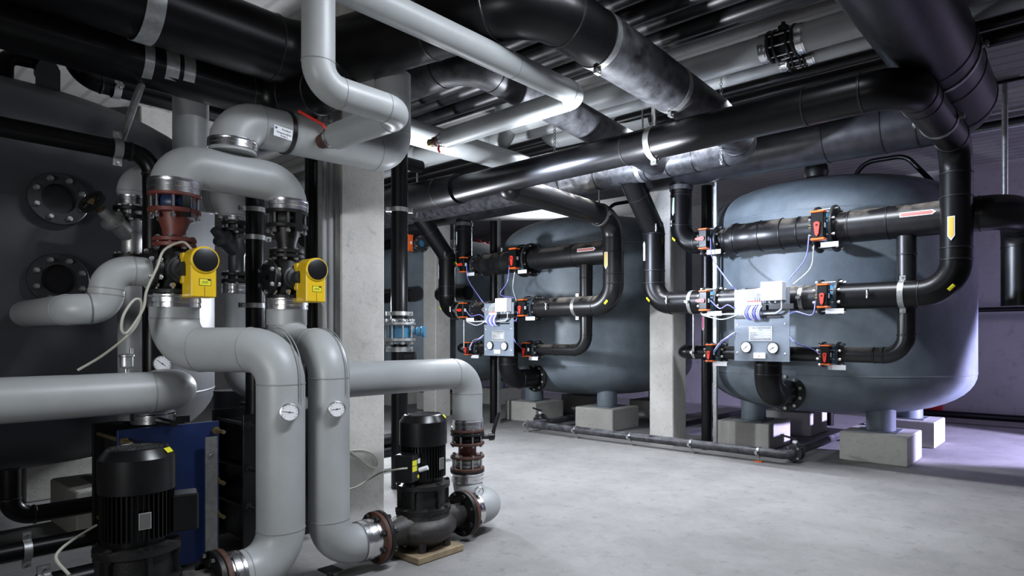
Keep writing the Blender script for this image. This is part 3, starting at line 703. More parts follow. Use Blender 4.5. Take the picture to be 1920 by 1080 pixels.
# grey lines near the ceiling
M_P = M_GREY
xg = -3.28
ye = W(1085, 170, x=xg).y
r = pipe('grey_overhead_pipe', 'long light grey overhead pipe with a bend at top centre and small valves', [(xg, -1.8, 3.53), (xg, ye, 3.53), (W(838, 250, y=ye).x, ye, 3.51)], .092, M_P, .125, extra_seams=[((xg, W(962, 100, x=xg).y, 3.53), (0, 1, 0))])
yv = W(597, 60, x=xg).y; yc = W(755, 200, x=xg).y
drop, mk = fillet([(xg, yv, 3.53), (xg, yv, 2.92), (xg, yc, 2.92), (-4.03, yc, 2.93)], .13)
d = MB().tube(drop, .088, 32).build('drop_branch', M_P, r)
for p, a in mk: MB().lathe(p, a, [(.086, -.004), (.0905, -.002), (.0905, .002), (.086, .004)], 28, False).build('jacket_seam', M_GSEAM, d)
def small_valve(root, p, parent, lever=True):
    p = V(p)
    foil(parent, p+V((-.028, 0, 0)), (1, 0, 0), .068, .07)
    p = p+V((-.07, 0, 0))
    b = MB().lathe(p+V((-.13, 0, 0)), (1, 0, 0), [(.03, 0), (.05, .01), (.05, .04), (.035, .05), (.06, .08), (.06, .1), (.066, .11), (.066, .14)], 16).build('ball_valve', M_RUST, parent)
    MB().lathe(p+V((-.2, 0, 0)), (1, 0, 0), [(.02, 0), (.045, .01), (.04, .06), (.03, .08)], 8).build('hose_coupling', M_BRASS, b)
    cv, _ = fillet([p+V((-.06, 0, .05)), p+V((-.06, -.02, .10)), p+V((-.09, -.19, .16))], .04)
    if not lever: cv = [p+V((-.05, 0, -.04)), p+V((-.05, -.01, -.09)), p+V((-.03, -.01, -.12))]
    MB().tube(cv, .011, 10).build('lever_handle', M_POINTER, b)
small_valve(r, (-4.03, yc, 2.93), d)
small_valve(r, (W(838, 250, y=ye).x, ye, 3.51), r, False)
r = pipe('white_lit_pipe', 'brightly lit light grey pipe behind the long header, left of centre', [(-5.95, 3.9, 3.86), (-5.95, 6.35, 3.86)], .14, M_P)
q = W(948, 262, d=8.4); pipe('grey_elbow_pipe', 'grey pipe elbow hanging above the lit pipe, left one of the pair', [q+V((-1.8, 0, .12)), q, q+V((0, 0, .62))], .14, M_P, .16)
q = W(1028, 262, d=8.7); pipe('grey_elbow_pipe', 'grey pipe elbow above the long header, right one of the pair', [q+V((1.4, .35, .1)), q, q+V((0, 0, .62))], .13, M_P, .16)
# pipes along the ceiling, right of centre
def ceil_pipe(name, label, px, py, z, r, m, x0=-14, x1=3.5, group=None, y=None):
    yy = W(px, py, z=z).y if y is None else y
    return pipe(name, label, [(x0, yy, z), (x1, yy, z)], r, m, group=group), yy
y1 = W(1470, 82, z=4.33).y; xv1 = W(1470, 85, y=y1).x; y2 = W(1495, 113, z=4.30).y; xv2 = W(1497, 112, y=y2).x
ceil_pipe('grey_ceiling_pipe', 'larger light grey ceiling pipe left of its black flanged valve', 0, 0, 4.33, .13, M_P, x1=xv1-.13, y=y1)
ceil_pipe('grey_ceiling_pipe', 'larger light grey ceiling pipe right of its black flanged valve', 0, 0, 4.33, .13, M_P, x0=xv1+.13, y=y1)
ceil_pipe('grey_ceiling_pipe', 'thinner light grey ceiling pipe left of the small lever valve', 0, 0, 4.30, .072, M_P, x1=xv2-.08, y=y2)
ceil_pipe('grey_ceiling_pipe', 'thinner light grey ceiling pipe right of the small lever valve', 0, 0, 4.30, .072, M_P, x0=xv2+.08, y=y2)
def ceil_valve(label, x, y, z, r, w, lever=False):
    root = thing('flanged_valve', label, 'valve', (x, y, z))
    for k in (-1, 1):
        foil(root, (x+k*(w+.075), y, z), (1, 0, 0), r, .075)
        flange(root, (x+k*(w+.018), y, z), (1, 0, 0), r*1.12, .03, .03, M_IRON); flange(root, (x+k*w*.62, y, z), (1, 0, 0), r*1.1, .03, .025, M_IRON)
    MB().lathe((x, y, z), (1, 0, 0), [(r*.7, -w), (r*.75, -.04), (r*.9, 0), (r*.75, .04), (r*.7, w)], 28).build('valve_body', M_IRON, root)
    bolts(root, (x, y, z), (1, 0, 0), r*.98, 8, 2*w+.1, M_STEEL, .008)
    if lever:
        t = MB().cyl((x-.06, y, z-r*.7), (x-.06, y, z-r-.06), .014, n=8); t.box((x-.16, y-.03, z-r-.06), (.24, .022, .03), (1, .25, .05), (-.25, 1, 0)); t.build('lever_handle', M_KNOB, root)
    else:
        t = MB().lathe((x, y-.02, z+r*.8), (0, 0, 1), [(.05, 0), (.05, .05), (.02, .06), (.02, .09)], 14); t.build('valve_bonnet', M_IRON, root)
ceil_valve('black flanged valve in the larger grey ceiling pipe, top right', xv1, y1, 4.33, .133, .10)
ceil_valve('black lever valve in the thinner grey ceiling pipe, top right', xv2, y2, 4.30, .074, .06, True)
NTH = ('nearest', 'second nearest', 'third nearest', 'fourth', 'fifth', 'sixth', 'seventh', 'eighth', 'farthest')
for i, (yy, z, rr) in enumerate(((3.30, 4.40, .10), (3.56, 4.33, .10), (3.82, 4.40, .11), (4.08, 4.33, .10), (4.34, 4.36, .11), (4.60, 4.31, .10), (4.86, 4.36, .11), (5.11, 4.31, .09), (5.33, 4.37, .08))):
    ceil_pipe('black_ceiling_pipe', 'glossy black pipe along the ceiling above top centre, %s of its row' % NTH[i], 0, 0, z, rr, M_BLACK, x0=-7.5, y=yy, group='black pipes along the ceiling')
for i, (yy, z, rr) in enumerate(((6.72, 4.3, .05), (6.95, 4.26, .065), (7.2, 4.32, .045))):
    ceil_pipe('thin_black_ceiling_pipe', 'thin black ceiling pipe above the right-hand headers, %s of three' % ('front', 'middle', 'rear')[i], 0, 0, z, rr, M_BLACK, y=yy, group='thin black pipes under the ceiling')
for i, (px, py, rr, m) in enumerate(((1850, 160, .02, M_BLACK), (1860, 232, .035, M_BLACK), (1860, 240, .06, M_ZINC), (1860, 213, .025, M_ZINC))):
    q = W(px, py, z=4.53-rr); yy = q.y
    p = pipe('conduit_pipe', 'thin %s conduit under the ceiling at the right edge, %s' % ('black' if m is M_BLACK else 'grey', ('topmost', 'beside the thickest', 'thickest', 'between the others')[i]), [(-6, yy, q.z), (4, yy, q.z)], rr, m, group=None)
# round hanger post at the right
q = W(1884, 165, y=9.2)
r = thing('hanger_post', 'vertical steel hanger post between the ceiling and the bent pipe at right edge', 'post', (q.x, 9.2, ZC))
MB().cyl((q.x, 9.2, ZC-.02), (q.x, 9.2, 2.96), .033, n=16).build('post', M_ZINC, r)
MB().box((q.x, 9.2, ZC-.015), (.3, .14, .03)).build('head_plate', M_ZINC, r, smooth=False)
for i, (px, y0) in enumerate(((1352, 6.2), (1040, 5.4), (782, 6.0))):
    q = W(px, 200, y=y0); b = MB()
    for k in range(34):
        z = ZC-.05-k*.036
        b.lathe((q.x, y0, z), (1, 0, 0) if k % 2 else (0, 1, 0), [(.012, -.003), (.018, -.003), (.018, .003), (.012, .003), (.012, -.003)], 10, False)
    tag(b.build('hanging_chain', M_ZINC), ('thin chain hanging beside the dusty clamped pipe at upper right', 'thin chain hanging near the grey elbows', 'thin chain hanging right of the tall grey pipe')[i], 'chain')
# posts and rods behind the manifolds
for who, px, yq in (('the right-hand tank', 1325, 8.02), ('the middle tank', 926, 8.05)):
    x = W(px, 400, y=yq).x
    r = pipe('drain_riser_pipe', 'black vertical pipe standing behind the valves of %s' % who, [(x, yq, 3.62), (x, yq, .0)], .072, M_BLACK)
    if px == 1325: sticker(r, (x, yq, W(1318, 605, y=yq).z), (0, 0, -1), (-.3, -1, 0), .072, .16, .045, mat('pink sticker', (.70, .10, .28), .5))
    o = MB().box((x+.13, yq, 1.825), (.05, .04, 3.65)).build('support_channel', M_ZINC, None, smooth=False); tag(o, 'galvanised support channel beside the black riser behind %s' % who, 'support')

# ------------------------------------------------------------------ floor drains
zd = .125; yd = 7.63
xa = W(985, 797, z=zd).x; xb = W(1468, 857, z=zd).x
r = pipe('floor_drain_pipe', 'dark pipe lying along the floor in front of the tank plinths', [(xa, 9.3, zd), (xa, yd, zd), (xb, yd, zd), (xb, yd+.12, zd)], .055, M_WORN, .09, seams=False)
for px in (989, 1080, 1183, 1297, 1423):
    x = W(px, 820, y=yd).x
    b = band(r, (x, yd, zd), (1, 0, 0), .055, .03); 
    MB().cyl((x, yd-.0, zd-.055), (x, yd, .004), .008, n=8).build('foot_rod', M_ZINC, b); MB().box((x, yd, .006), (.10, .06, .012)).build('foot_plate', M_ORANGE if px == 1423 else M_ZINC, b, smooth=False)
def floor_valve(label, x, y, lever):
    root = thing('floor_valve', label, 'valve', (x, y, zd))
    for k in (-1, 1): flange(root, (x, y+k*.06, zd), (0, 1, 0), .105, .03, .022, M_FLANGE)
    MB().lathe((x, y, zd), (0, 1, 0), [(.06, -.06), (.085, -.03), (.085, .03), (.06, .06)], 24).build('valve_body', M_FLANGE, root)
    bolts(root, (x, y, zd), (0, 1, 0), .085, 4, .17, M_STEEL, .008)
    MB().cyl((x, y, zd+.07), (x, y, zd+.15), .014, n=10).build('valve_stem', M_STEEL, root)
    MB().box((x, y, zd+.13), (.05, .04, .03)).build('stem_plate', M_PAPER, root, smooth=False)
    MB().box(V((x, y, zd+.165))+V((lever*.08, 0, .015)), (.2, .022, .022), (1, 0, .18*lever), (0, 1, 0)).build('lever_handle', M_KNOB, root, smooth=False)
floor_valve('flanged valve at the right end of the floor drain pipe, black lever', xb, yd+.24, -1)
pipe('floor_branch_pipe', 'floor pipe running back from the drain valve under the right-hand tank', [(xb, yd+.32, zd), (xb, 11.2, zd)], .05, M_WORN)
floor_valve('flanged valve at the left end of the floor drain pipe, beside the middle plinths', W(1000, 790, z=zd).x, yd+.5, -1)
x = W(1300, 792, z=zd).x
pipe('floor_side_pipe', 'floor pipe running back between column and right-hand tank', [(x, 8.45, zd), (x, 12.9, zd)], .05, M_BLACK)
pipe('riser_stub_pipe', 'thin black pipe standing on the floor under the right-hand tank', [(W(1556, 800, y=11.2).x, 11.2, .05), (W(1556, 800, y=11.2).x, 11.2, .75)], .06, M_BLACK)
pipe('wall_base_pipe', 'black pipe along the foot of the back wall at right', [(-4, 13.2, .16), (4, 13.2, .16)], .06, M_BLACK)
pipe('wall_rail_pipe', 'thin black pipe along the back wall at mid height', [(-4, 13.3, W(1880, 580, y=13.3).z), (4, 13.3, W(1880, 580, y=13.3).z)], .04, M_BLACK)
for xa_, xb_, lab in ((-13.6, -10.17, 'thick black pipe in front of the far tank, left of the far column'), (-9.75, -8.95, 'thick black pipe between the far column and the middle tank')):
    r = pipe('rear_black_pipe', lab, [(xa_, 7.98, 2.36), (xb_, 7.98, 2.36)] if xa_ > -10 else [(xa_, 7.70, 2.36), (xb_, 7.70, 2.36)], .135, M_DUSTY)
    band(r, ((xa_+xb_)/2, 7.98 if xa_ > -10 else 7.70, 2.36), (1, 0, 0), .136, .05, rod=ZC)
q = W(1747, 772, y=13.3)
o = MB().box((q.x, 13.32, .3), (.33, .12, .5), bev=.01).build('red_box', M_REDBOX, None, angle=30); tag(o, 'small red box at the back wall behind the right-hand plinth', 'box')
# far red fittings and an orange valve
q = W(912, 462, y=11.0)
r = thing('red_valve_set', 'red painted valve fittings on the far wall left of the middle tank', 'valve', q)
MB().cyl(q+V((-.9, 0, 0)), q+V((.35, 0, 0)), .05, n=14).build('red_pipe', M_REDBOX, r)
for dx in (-.8, -.1, .2): MB().lathe(q+V((dx, 0, 0)), (1, 0, 0), [(.11, -.05), (.11, -.03), (.07, -.02), (.07, .02), (.11, .03), (.11, .05)], 16).build('red_flange', M_REDBOX, r)
MB().ring(q+V((-.1, -.2, 0)), (0, 1, 0), .13, .16, .02).build('hand_wheel', M_REDBOX, r)
MB().cyl(q+V((-.1, -.2, 0)), q+V((-.1, 0, 0)), .015, n=8).build('valve_stem', M_STEEL, r)
valve('orange capped actuated valve right of the near vertical black pipe', W(784, 458, y=7.45), .16, .1, .3, 'down', plate=False, act_col=M_ORANGE)
q = W(735, 458, y=7.45); pipe('far_manifold_pipe', 'black pipe to the orange valve of the far tank', [q+V((-1.5, 0, 0)), V((W(784, 458, y=7.45).x-.085, 7.45, q.z))], .1, M_BLACK)

# ------------------------------------------------------------------ grey insulated pump group, left half
S1 = (-4.36, 1.50); S2 = (-4.36, 2.21); XP = -3.73; Y1, Y2 = 1.115, 2.90
G1Y, G2Y = 1.854, 2.164
UP = (0, 0, 1)
def overlap_seam(root, path_pts, r, side):      # doubled lap line of the jacket along the back of a bend
    P, _ = fillet(path_pts, .2, 14)
    out = [p+side(p)*(r+.001) for p in P]
r = pipe('grey_pump_pipe', 'front grey insulated pipe bending down to the dark pump, round gauge on it',
         [(*S1, 1.765), (*S1, 1.47), (XP, G1Y, 1.47), (XP, G1Y, .2), (XP, 1.52, .2)], .135, M_GREY, [0, .19, .2, .21, 0], n=48)
foil(r, (*S1, 1.765), UP, .137, .075); foil(r, (XP, 1.56, .2), (0, 1, 0), .137, .10)
gd = V((.80, -.60, 0))
gp = W(551, 770, x=XP+.11); gauge(r, V((XP, G1Y, gp.z))+V((.95, -.18, 0)).normalized()*.168, (.88, -.35, 0.05), .052, depth=.03, ang=170)
for k, off in ((0, 0), (1, .022)):
    path = []
    for t in range(15):
        a = math.radians(95-95*t/14); cx = XP-.2; cz = 1.27
        path.append(V((cx+math.cos(a)*.335, G1Y+.045+off, cz+math.sin(a)*.335)))
    path.append(path[-1]+V((0, 0, -.10)))
    MB().tube(path, .0035, 6).build('jacket_seam', M_GSEAM, r)
r = pipe('grey_pump_pipe', 'second grey insulated pipe with a gauge, right of the front one',
         [(*S2, 1.775), (*S2, 1.48), (XP, G2Y, 1.48), (XP, G2Y, .2), (XP, Y2-.40, .2)], .124, M_GREY, [0, .19, .19, .2, 0], n=48)
foil(r, (*S2, 1.775), UP, .132, .075); MB().lathe((*S2, 1.63), UP, [(.131, 0), (.131, .11)], 40, False).build('jacket_sleeve', M_GREY, r)
foil(r, (XP, Y2-.47, .2), (0, 1, 0), .127, .12)
gp = W(634, 765, x=XP+.1); gauge(r, V((XP, G2Y, gp.z))+V((.95, -.22, 0)).normalized()*.155, (.9, -.3, .04), .050, depth=.03, ang=185)
for k, off in ((0, 0), (1, .022)):
    path = []
    for t in range(15):
        a = math.radians(95-95*t/14); path.append(V((XP-.19+math.cos(a)*.314, G2Y+.045+off, 1.29+math.sin(a)*.314)))
    path.append(path[-1]+V((0, 0, -.10)))
    MB().tube(path, .0032, 6).build('jacket_seam', M_GSEAM, r)
# small stand under the second pipe
o = thing('pipe_stand', 'small dark steel stand under the second grey pipe bend', 'stand', (XP-.02, G2Y+.02, 0))
MB().cyl((XP-.02, G2Y+.02, .0), (XP-.02, G2Y+.02, .07), .02, n=12).build('stand_post', M_IRON, o); MB().box((XP-.02, G2Y+.02, .066), (.13, .1, .01)).build('stand_plate', M_IRON, o, smooth=False)
# loop over the two stacks and the riser above it
r = pipe('grey_loop_pipe', 'thick grey pipe loop joining the tops of the two valve stacks with yellow actuators',
         [(*S1, 2.46), (*S1, 2.615), (*S2, 2.615), (*S2, 2.46)], .132, M_GREY, [0, .15, .15, 0], n=48, seams=False)
foil(r, (*S1, 2.462), UP, .138, .085); foil(r, (*S2, 2.462), UP, .134, .075)
r = pipe('grey_riser_pipe', 'upper thick grey pipe with a white name tag on a black strap, bending upward',
         [(-4.36, 1.846, 2.75), (-4.36, 1.846, 2.965), (-4.36, 3.085, 3.0), (-4.36, 3.085, 3.66)], .142, M_GREY, [0, .17, .18, 0], n=48)
foil(r, (-4.36, 1.846, 2.80), UP, .144, .06)
sp = W(517, 250, x=-4.36); sb = band(r, (-4.36, 2.20, 2.975), (0, 1, .03), .143, .028, 'perforated_strap', M_KNOB, ears=False)
c = W(531, 249, x=-4.19); tg = MB().box(c, (.004, .125, .072), (1, 0, 0), (0, 1, -.08)).build('name_tag', M_PAPER, r, smooth=False)
text('Rücklauf', .018, c+V((.003, .02, .012)), (0, 1, -.08), (0, .08, 1), M_INK, tg); text('Wasserzähler', .019, c+V((.003, .005, -.012)), (0, 1, -.08), (0, .08, 1), M_INK, tg); text('Kreis 2', .017, c+V((.003, .005, -.030)), (0, 1, -.08), (0, .08, 1), M_INK, tg)
MB().prism([(-.01, 0), (0, -.01), (.01, 0), (0, .01)], c+V((.003, -.048, .024)), (0, 1, 0), UP, .002).build('tag_emblem', mat('navy print', (.03, .03, .16), .5), tg, smooth=False)
# tall grey pipe and the stack behind
S3 = (-5.30, 2.27)
r = pipe('grey_tall_pipe', 'tall grey pipe from the ceiling behind the loop, bending to the rear valve stack', [(-5.56, 2.03, ZC), (-5.56, 2.03, 2.66), (*S3, 2.66), (*S3, 2.5)], .128, M_GREY, [0, .15, .15, 0])
foil(r, (*S3, 2.50), UP, .10, .06)
def rear_stack(label, x, y, ztop, zbot, rr, m):
    root = thing('strainer_valve', label, 'valve', (x, y, zbot))
    MB().lathe((x, y, zbot), UP, [(rr*.85, 0), (rr*.85, .05), (rr*.7, .08), (rr*.72, (ztop-zbot)*.45), (rr*.95, (ztop-zbot)*.55), (rr*.75, (ztop-zbot)*.7), (rr*.75, ztop-zbot)], 28).build('valve_body', m, root)
    for z in (ztop-.02, ztop-.075, zbot+.02, zbot+.075): flange(root, (x, y, z), UP, rr*1.28, .02, .028, M_IRON)
    bolts(root, (x, y, ztop-.048), UP, rr*1.1, 8, .11, M_STEEL, .009); bolts(root, (x, y, zbot+.048), UP, rr*1.1, 8, .11, M_STEEL, .009)
    c = V((x, y, (ztop+zbot)/2)); d = V((.35, -.75, .55)).normalized()
    MB().lathe(c, d, [(rr*.7, 0), (rr*.7, .15), (rr*.9, .155), (rr*.9, .18), (rr*.5, .20), (rr*.4, .27)], 20).build('strainer_branch', m, root)
    return root, c, d
z4 = W(248, 385, x=-5.1).z; z4b = W(250, 490, x=-5.1).z
rt, c, d = rear_stack('dark angled globe valve with a hand wheel in front of the dark left tank', -5.1, 1.49, 2.44, 2.02, .085, M_ZINC)
hw = MB().ring(c+d*.34, d, .065, .085, .025, 20); a_, e1_, e2_ = frame(d)
for e_ in (e1_, e2_): hw.box(c+d*.34, (.15, .02, .012), e_, d.cross(e_))
hw.build('hand_wheel', M_IRON, rt); MB().cyl(c+d*.22, c+d*.35, .024, n=10).build('wheel_stem', M_BRASS, rt)
rear_stack('dark metal strainer valve behind the two yellow actuators', S3[0], S3[1], 2.47, 1.97, .085, M_FLANGE)
r = pipe('grey_back_pipe', 'grey elbow pipe above the hand wheel valve, left of the red valve stack', [(-5.1, 1.49, 2.44), (-5.1, 1.49, 2.66), (-5.1, 1.74, 2.66)], .088, M_GREY, .12)
foil(r, (-5.1, 1.49, 2.48), UP, .09, .06)
r = pipe('grey_vertical_pipe', 'narrow grey vertical pipe below the hand wheel valve', [(-5.1, 1.49, 2.02), (-5.1, 1.49, .98)], .082, M_GREY)
flange(r, (-5.1, 1.6, 1.50), UP, .06, .01, .02, M_IRON); flange(r, (-5.1, 1.6, 1.62), UP, .06, .01, .02, M_IRON); MB().cyl((-5.1, 1.6, 1.40), (-5.1, 1.6, 1.72), .03, n=16).build('side_branch', M_BLACK, r)
r = pipe('grey_rear_pipe', 'grey pipe hanging below the rear strainer valve', [(*S3, 1.97), (*S3, 1.2), (-5.3, 2.9, .9)], .095, M_GREY, .15)
foil(r, (*S3, 1.93), UP, .098, .07)
for z in (1.52, 1.46): flange(r, (*S3, z), UP, .13, .09, .025, M_IRON)
r = pipe('clamped_black_pipe', 'black vertical pipe with galvanised clamps between the yellow actuators', [(-4.80, 2.19, 2.75), (-4.80, 2.19, .98)], .064, M_BLACK)
for py in (394, 446, 573): band(r, (-4.80, 2.19, W(478, py, x=-4.8).z), UP, .065, .035, ear_dir=(1, 0, 0))
flange(r, (-4.80, 2.19, 1.60), UP, .11, .01, .03, M_IRON)
# grey elbow from the first valve's side port
r = pipe('grey_side_pipe', 'grey S shaped pipe between the first valve stack and dark left tank',
         [(-4.36, 1.37, 1.935), (-4.36, 1.16, 1.935), (-4.36, 1.14, 1.71), (-4.36, .985, 1.70), (-5.44, .985, 1.70)], .086, M_GREY, [0, .125, .10, .12, 0], n=36)

# ------------------------------------------------------------------ valve stacks with yellow actuators
def stack(label, jl, S, red, s=1.0, zt=2.42, zl=1.806):
    """rubber joint and taper spool above a three way valve with a yellow electric actuator"""
    x, y = S; up = V(UP)
    body = M_RED if red else M_IRON
    j = thing('flanged_spool', jl, 'pipe fitting', (x, y, 2.12))
    for z in (2.415, 2.315): flange(j, (x, y, z), UP, .142*s, .02, .028, body)
    MB().lathe((x, y, 2.33), UP, [(.085*s, 0), (.10*s, .02), (.10*s, .055), (.085*s, .075)], 32).build('joint_body', M_NAVY if red else M_GASKET, j)
    bolts(j, (x, y, 2.365), UP, .122*s, 8, .20, M_STEEL, .009)
    MB().lathe((x, y, 2.15), UP, [(.062*s, 0), (.066*s, .05), (.085*s, .11), (.088*s, .16)], 32).build('taper_body', body, j)
    flange(j, (x, y, 2.14), UP, .118*s, .02, .026, body)
    MB().box((x+.13*s, y+.02, 2.34), (.012, .05, .13)).build('tie_lug', M_KNOB, j, smooth=False)
    t = thing('three_way_valve', label, 'valve', (x, y, zl))
    zc = 1.955
    flange(t, (x, y, 2.108), UP, .118*s, .02, .026, body); bolts(t, (x, y, 2.122), UP, .10*s, 8, .085, M_STEEL, .009, phase=.25)
    MB().lathe((x, y, zl+.015), UP, [(.10*s, 0), (.085*s, .03), (.11*s, .09), (.125*s, zc-zl-.015), (.11*s, .22), (.075*s, .27), (.075*s, .30)], 32).build('valve_body', M_IRON, t)
    flange(t, (x, y, zl+.015), UP, .14*s, .02, .03, M_IRON); bolts(t, (x, y, zl+.03), UP, .122*s, 8, .07, M_STEEL, .010)
    MB().cyl((x, y-.03, zc), (x, y-.125*s, zc), .09*s, n=28).build('side_port', M_IRON, t)
    flange(t, (x, y-.13*s, zc), (0, 1, 0), .125*s, .02, .026, M_IRON); bolts(t, (x, y-.13*s, zc), (0, 1, 0), .105*s, 6, .07, M_STEEL, .009)
    MB().lathe((x+.06, y, zc), (1, 0, 0), [(.08*s, 0), (.08*s, .05), (.065*s, .055), (.065*s, .075), (.045*s, .08), (.045*s, .14)], 28).build('bonnet', M_FLANGE, t)
    # yellow actuator: box with a round drum face to the room side
    ax = x+.19; ay = y+.062; zz = zc-.012; s0 = s; s = s*(1.13 if red else 1.17)
    a = MB()
    W_, D_, H_ = .125*s, .125*s, .265*s
    a.box((ax+.02, ay, zz-.035*s), (D_, W_, H_*.80), bev=.006)
    a.box((ax-.045, ay-.01*s, zz+.015*s), (.05, W_*.92, H_*.62), bev=.005)
    ab = a.build('yellow_actuator', M_YEL, t, angle=30)
    fx = ax+.02+D_/2
    MB().lathe((fx-.12*s, ay+.004, zz+.055*s), (1, 0, 0), [(.068*s, 0), (.071*s, .01), (.071*s, .125*s), (.066*s, .13*s)], 40).build('round_housing', M_YEL, ab)
    MB().lathe((fx+.010*s, ay+.004, zz+.055*s), (1, 0, 0), [(.0615*s, 0), (.0615*s, .004), (.056*s, .0065)], 40).build('black_cap', M_KNOB, ab)
    lb = MB().box((fx+.001, ay+.005, zz-.062*s), (.002, .058*s, .036*s)).build('warning_label', M_INK, ab, smooth=False)
    MB().box((fx+.0022, ay+.005, zz-.062*s), (.002, .053*s, .031*s)).build('label_field', M_YLAB, lb, smooth=False)
    for k in range(2): MB().box((fx+.0034, ay+.004, zz-.066*s+.008*k), (.001, .034*s-.006*k, .003)).build('label_print', M_INK, lb, smooth=False)
    MB().box((fx+.0034, ay+.024*s, zz-.050*s), (.001, .015*s, .007*s)).build('label_mark', M_INK, lb, smooth=False)
    MB().box((fx+.0006, ay+.003, zz-.112*s), (.0015, .002, .052*s)).build('housing_split', M_INK, ab, smooth=False)
    for k in (0, 1): MB().cyl((ax-.035+.055*k, ay-.02+.01*k, zz+.085*s), (ax-.035+.055*k, ay-.02+.01*k, zz+.118*s), .012-.003*k, n=10).build('cable_gland', M_WHITE, ab)
    return V((ax-.035, ay-.02, zz+.118*s))
g1 = stack('three way valve with the larger yellow actuator, under the red spool', 'red cast iron spool with flanges above the left yellow actuator', S1, True)
g2 = stack('three way valve with the smaller looking yellow actuator, beside the concrete column', 'black cast iron spool with flanges above the right yellow actuator', S2, False, .96)
cb = [g1, g1+V((-.01, -.05, .04)), g1+V((0, -.15, -.02)), W(295, 500, x=-4.17), W(275, 545, x=-4.17), W(268, 580, x=-4.17), W(240, 622, x=-4.17), W(228, 618, x=-4.16), W(232, 590, x=-4.16), W(252, 562, x=-4.18), W(266, 568, x=-4.19), W(258, 605, x=-4.2), W(235, 633, x=-4.2), W(190, 668, x=-4.3), W(146, 694, x=-4.36)]
hose('beige cable looping from the left yellow actuator down to the grey pipe', cb, .0075, M_CABLE, 'actuator_cable', 'cable')
q = W(596, 560, x=-4.1)
hose('beige cable hanging from the right yellow actuator beside the column', [q, W(606, 572, x=-4.2), W(610, 590, x=-4.25), W(611, 622, x=-4.3)], .006, M_CABLE, 'actuator_cable', 'cable')

# ------------------------------------------------------------------ big grey pipe at the left edge
r = pipe('grey_cross_pipe', 'big grey horizontal pipe at the left edge with a small air vent on top',
         [(-4.40, -1.4, 1.215), (-4.40, 1.57, 1.215), (-4.95, 1.57, 1.215), (-4.95, 1.57, 1.0)], .122, M_GREY, [0, .19, .17, 0], n=48)
foil(r, (-4.95, 1.57, 1.0), UP, .126, .07)
yv = W(237, 690, x=-4.4).y
b = MB().lathe((-4.40, yv, 1.33), UP, [(.012, 0), (.012, .03), (.03, .04), (.034, .045), (.034, .10), (.04, .103), (.04, .112), (.03, .118), (.008, .12)], 20).build('air_vent', M_ZINC, r)
MB().cyl((-4.40, yv+.025, 1.445), (-4.40, yv+.025, 1.48), .009, n=10).build('vent_valve', M_ZINC, b)
q = W(305, 682, x=-4.75); o = gauge(None, q, (.85, -.5, 0), .055, ang=140, depth=.03)
tag(o, 'round thermometer gauge half hidden behind the big grey horizontal pipe', 'gauge')

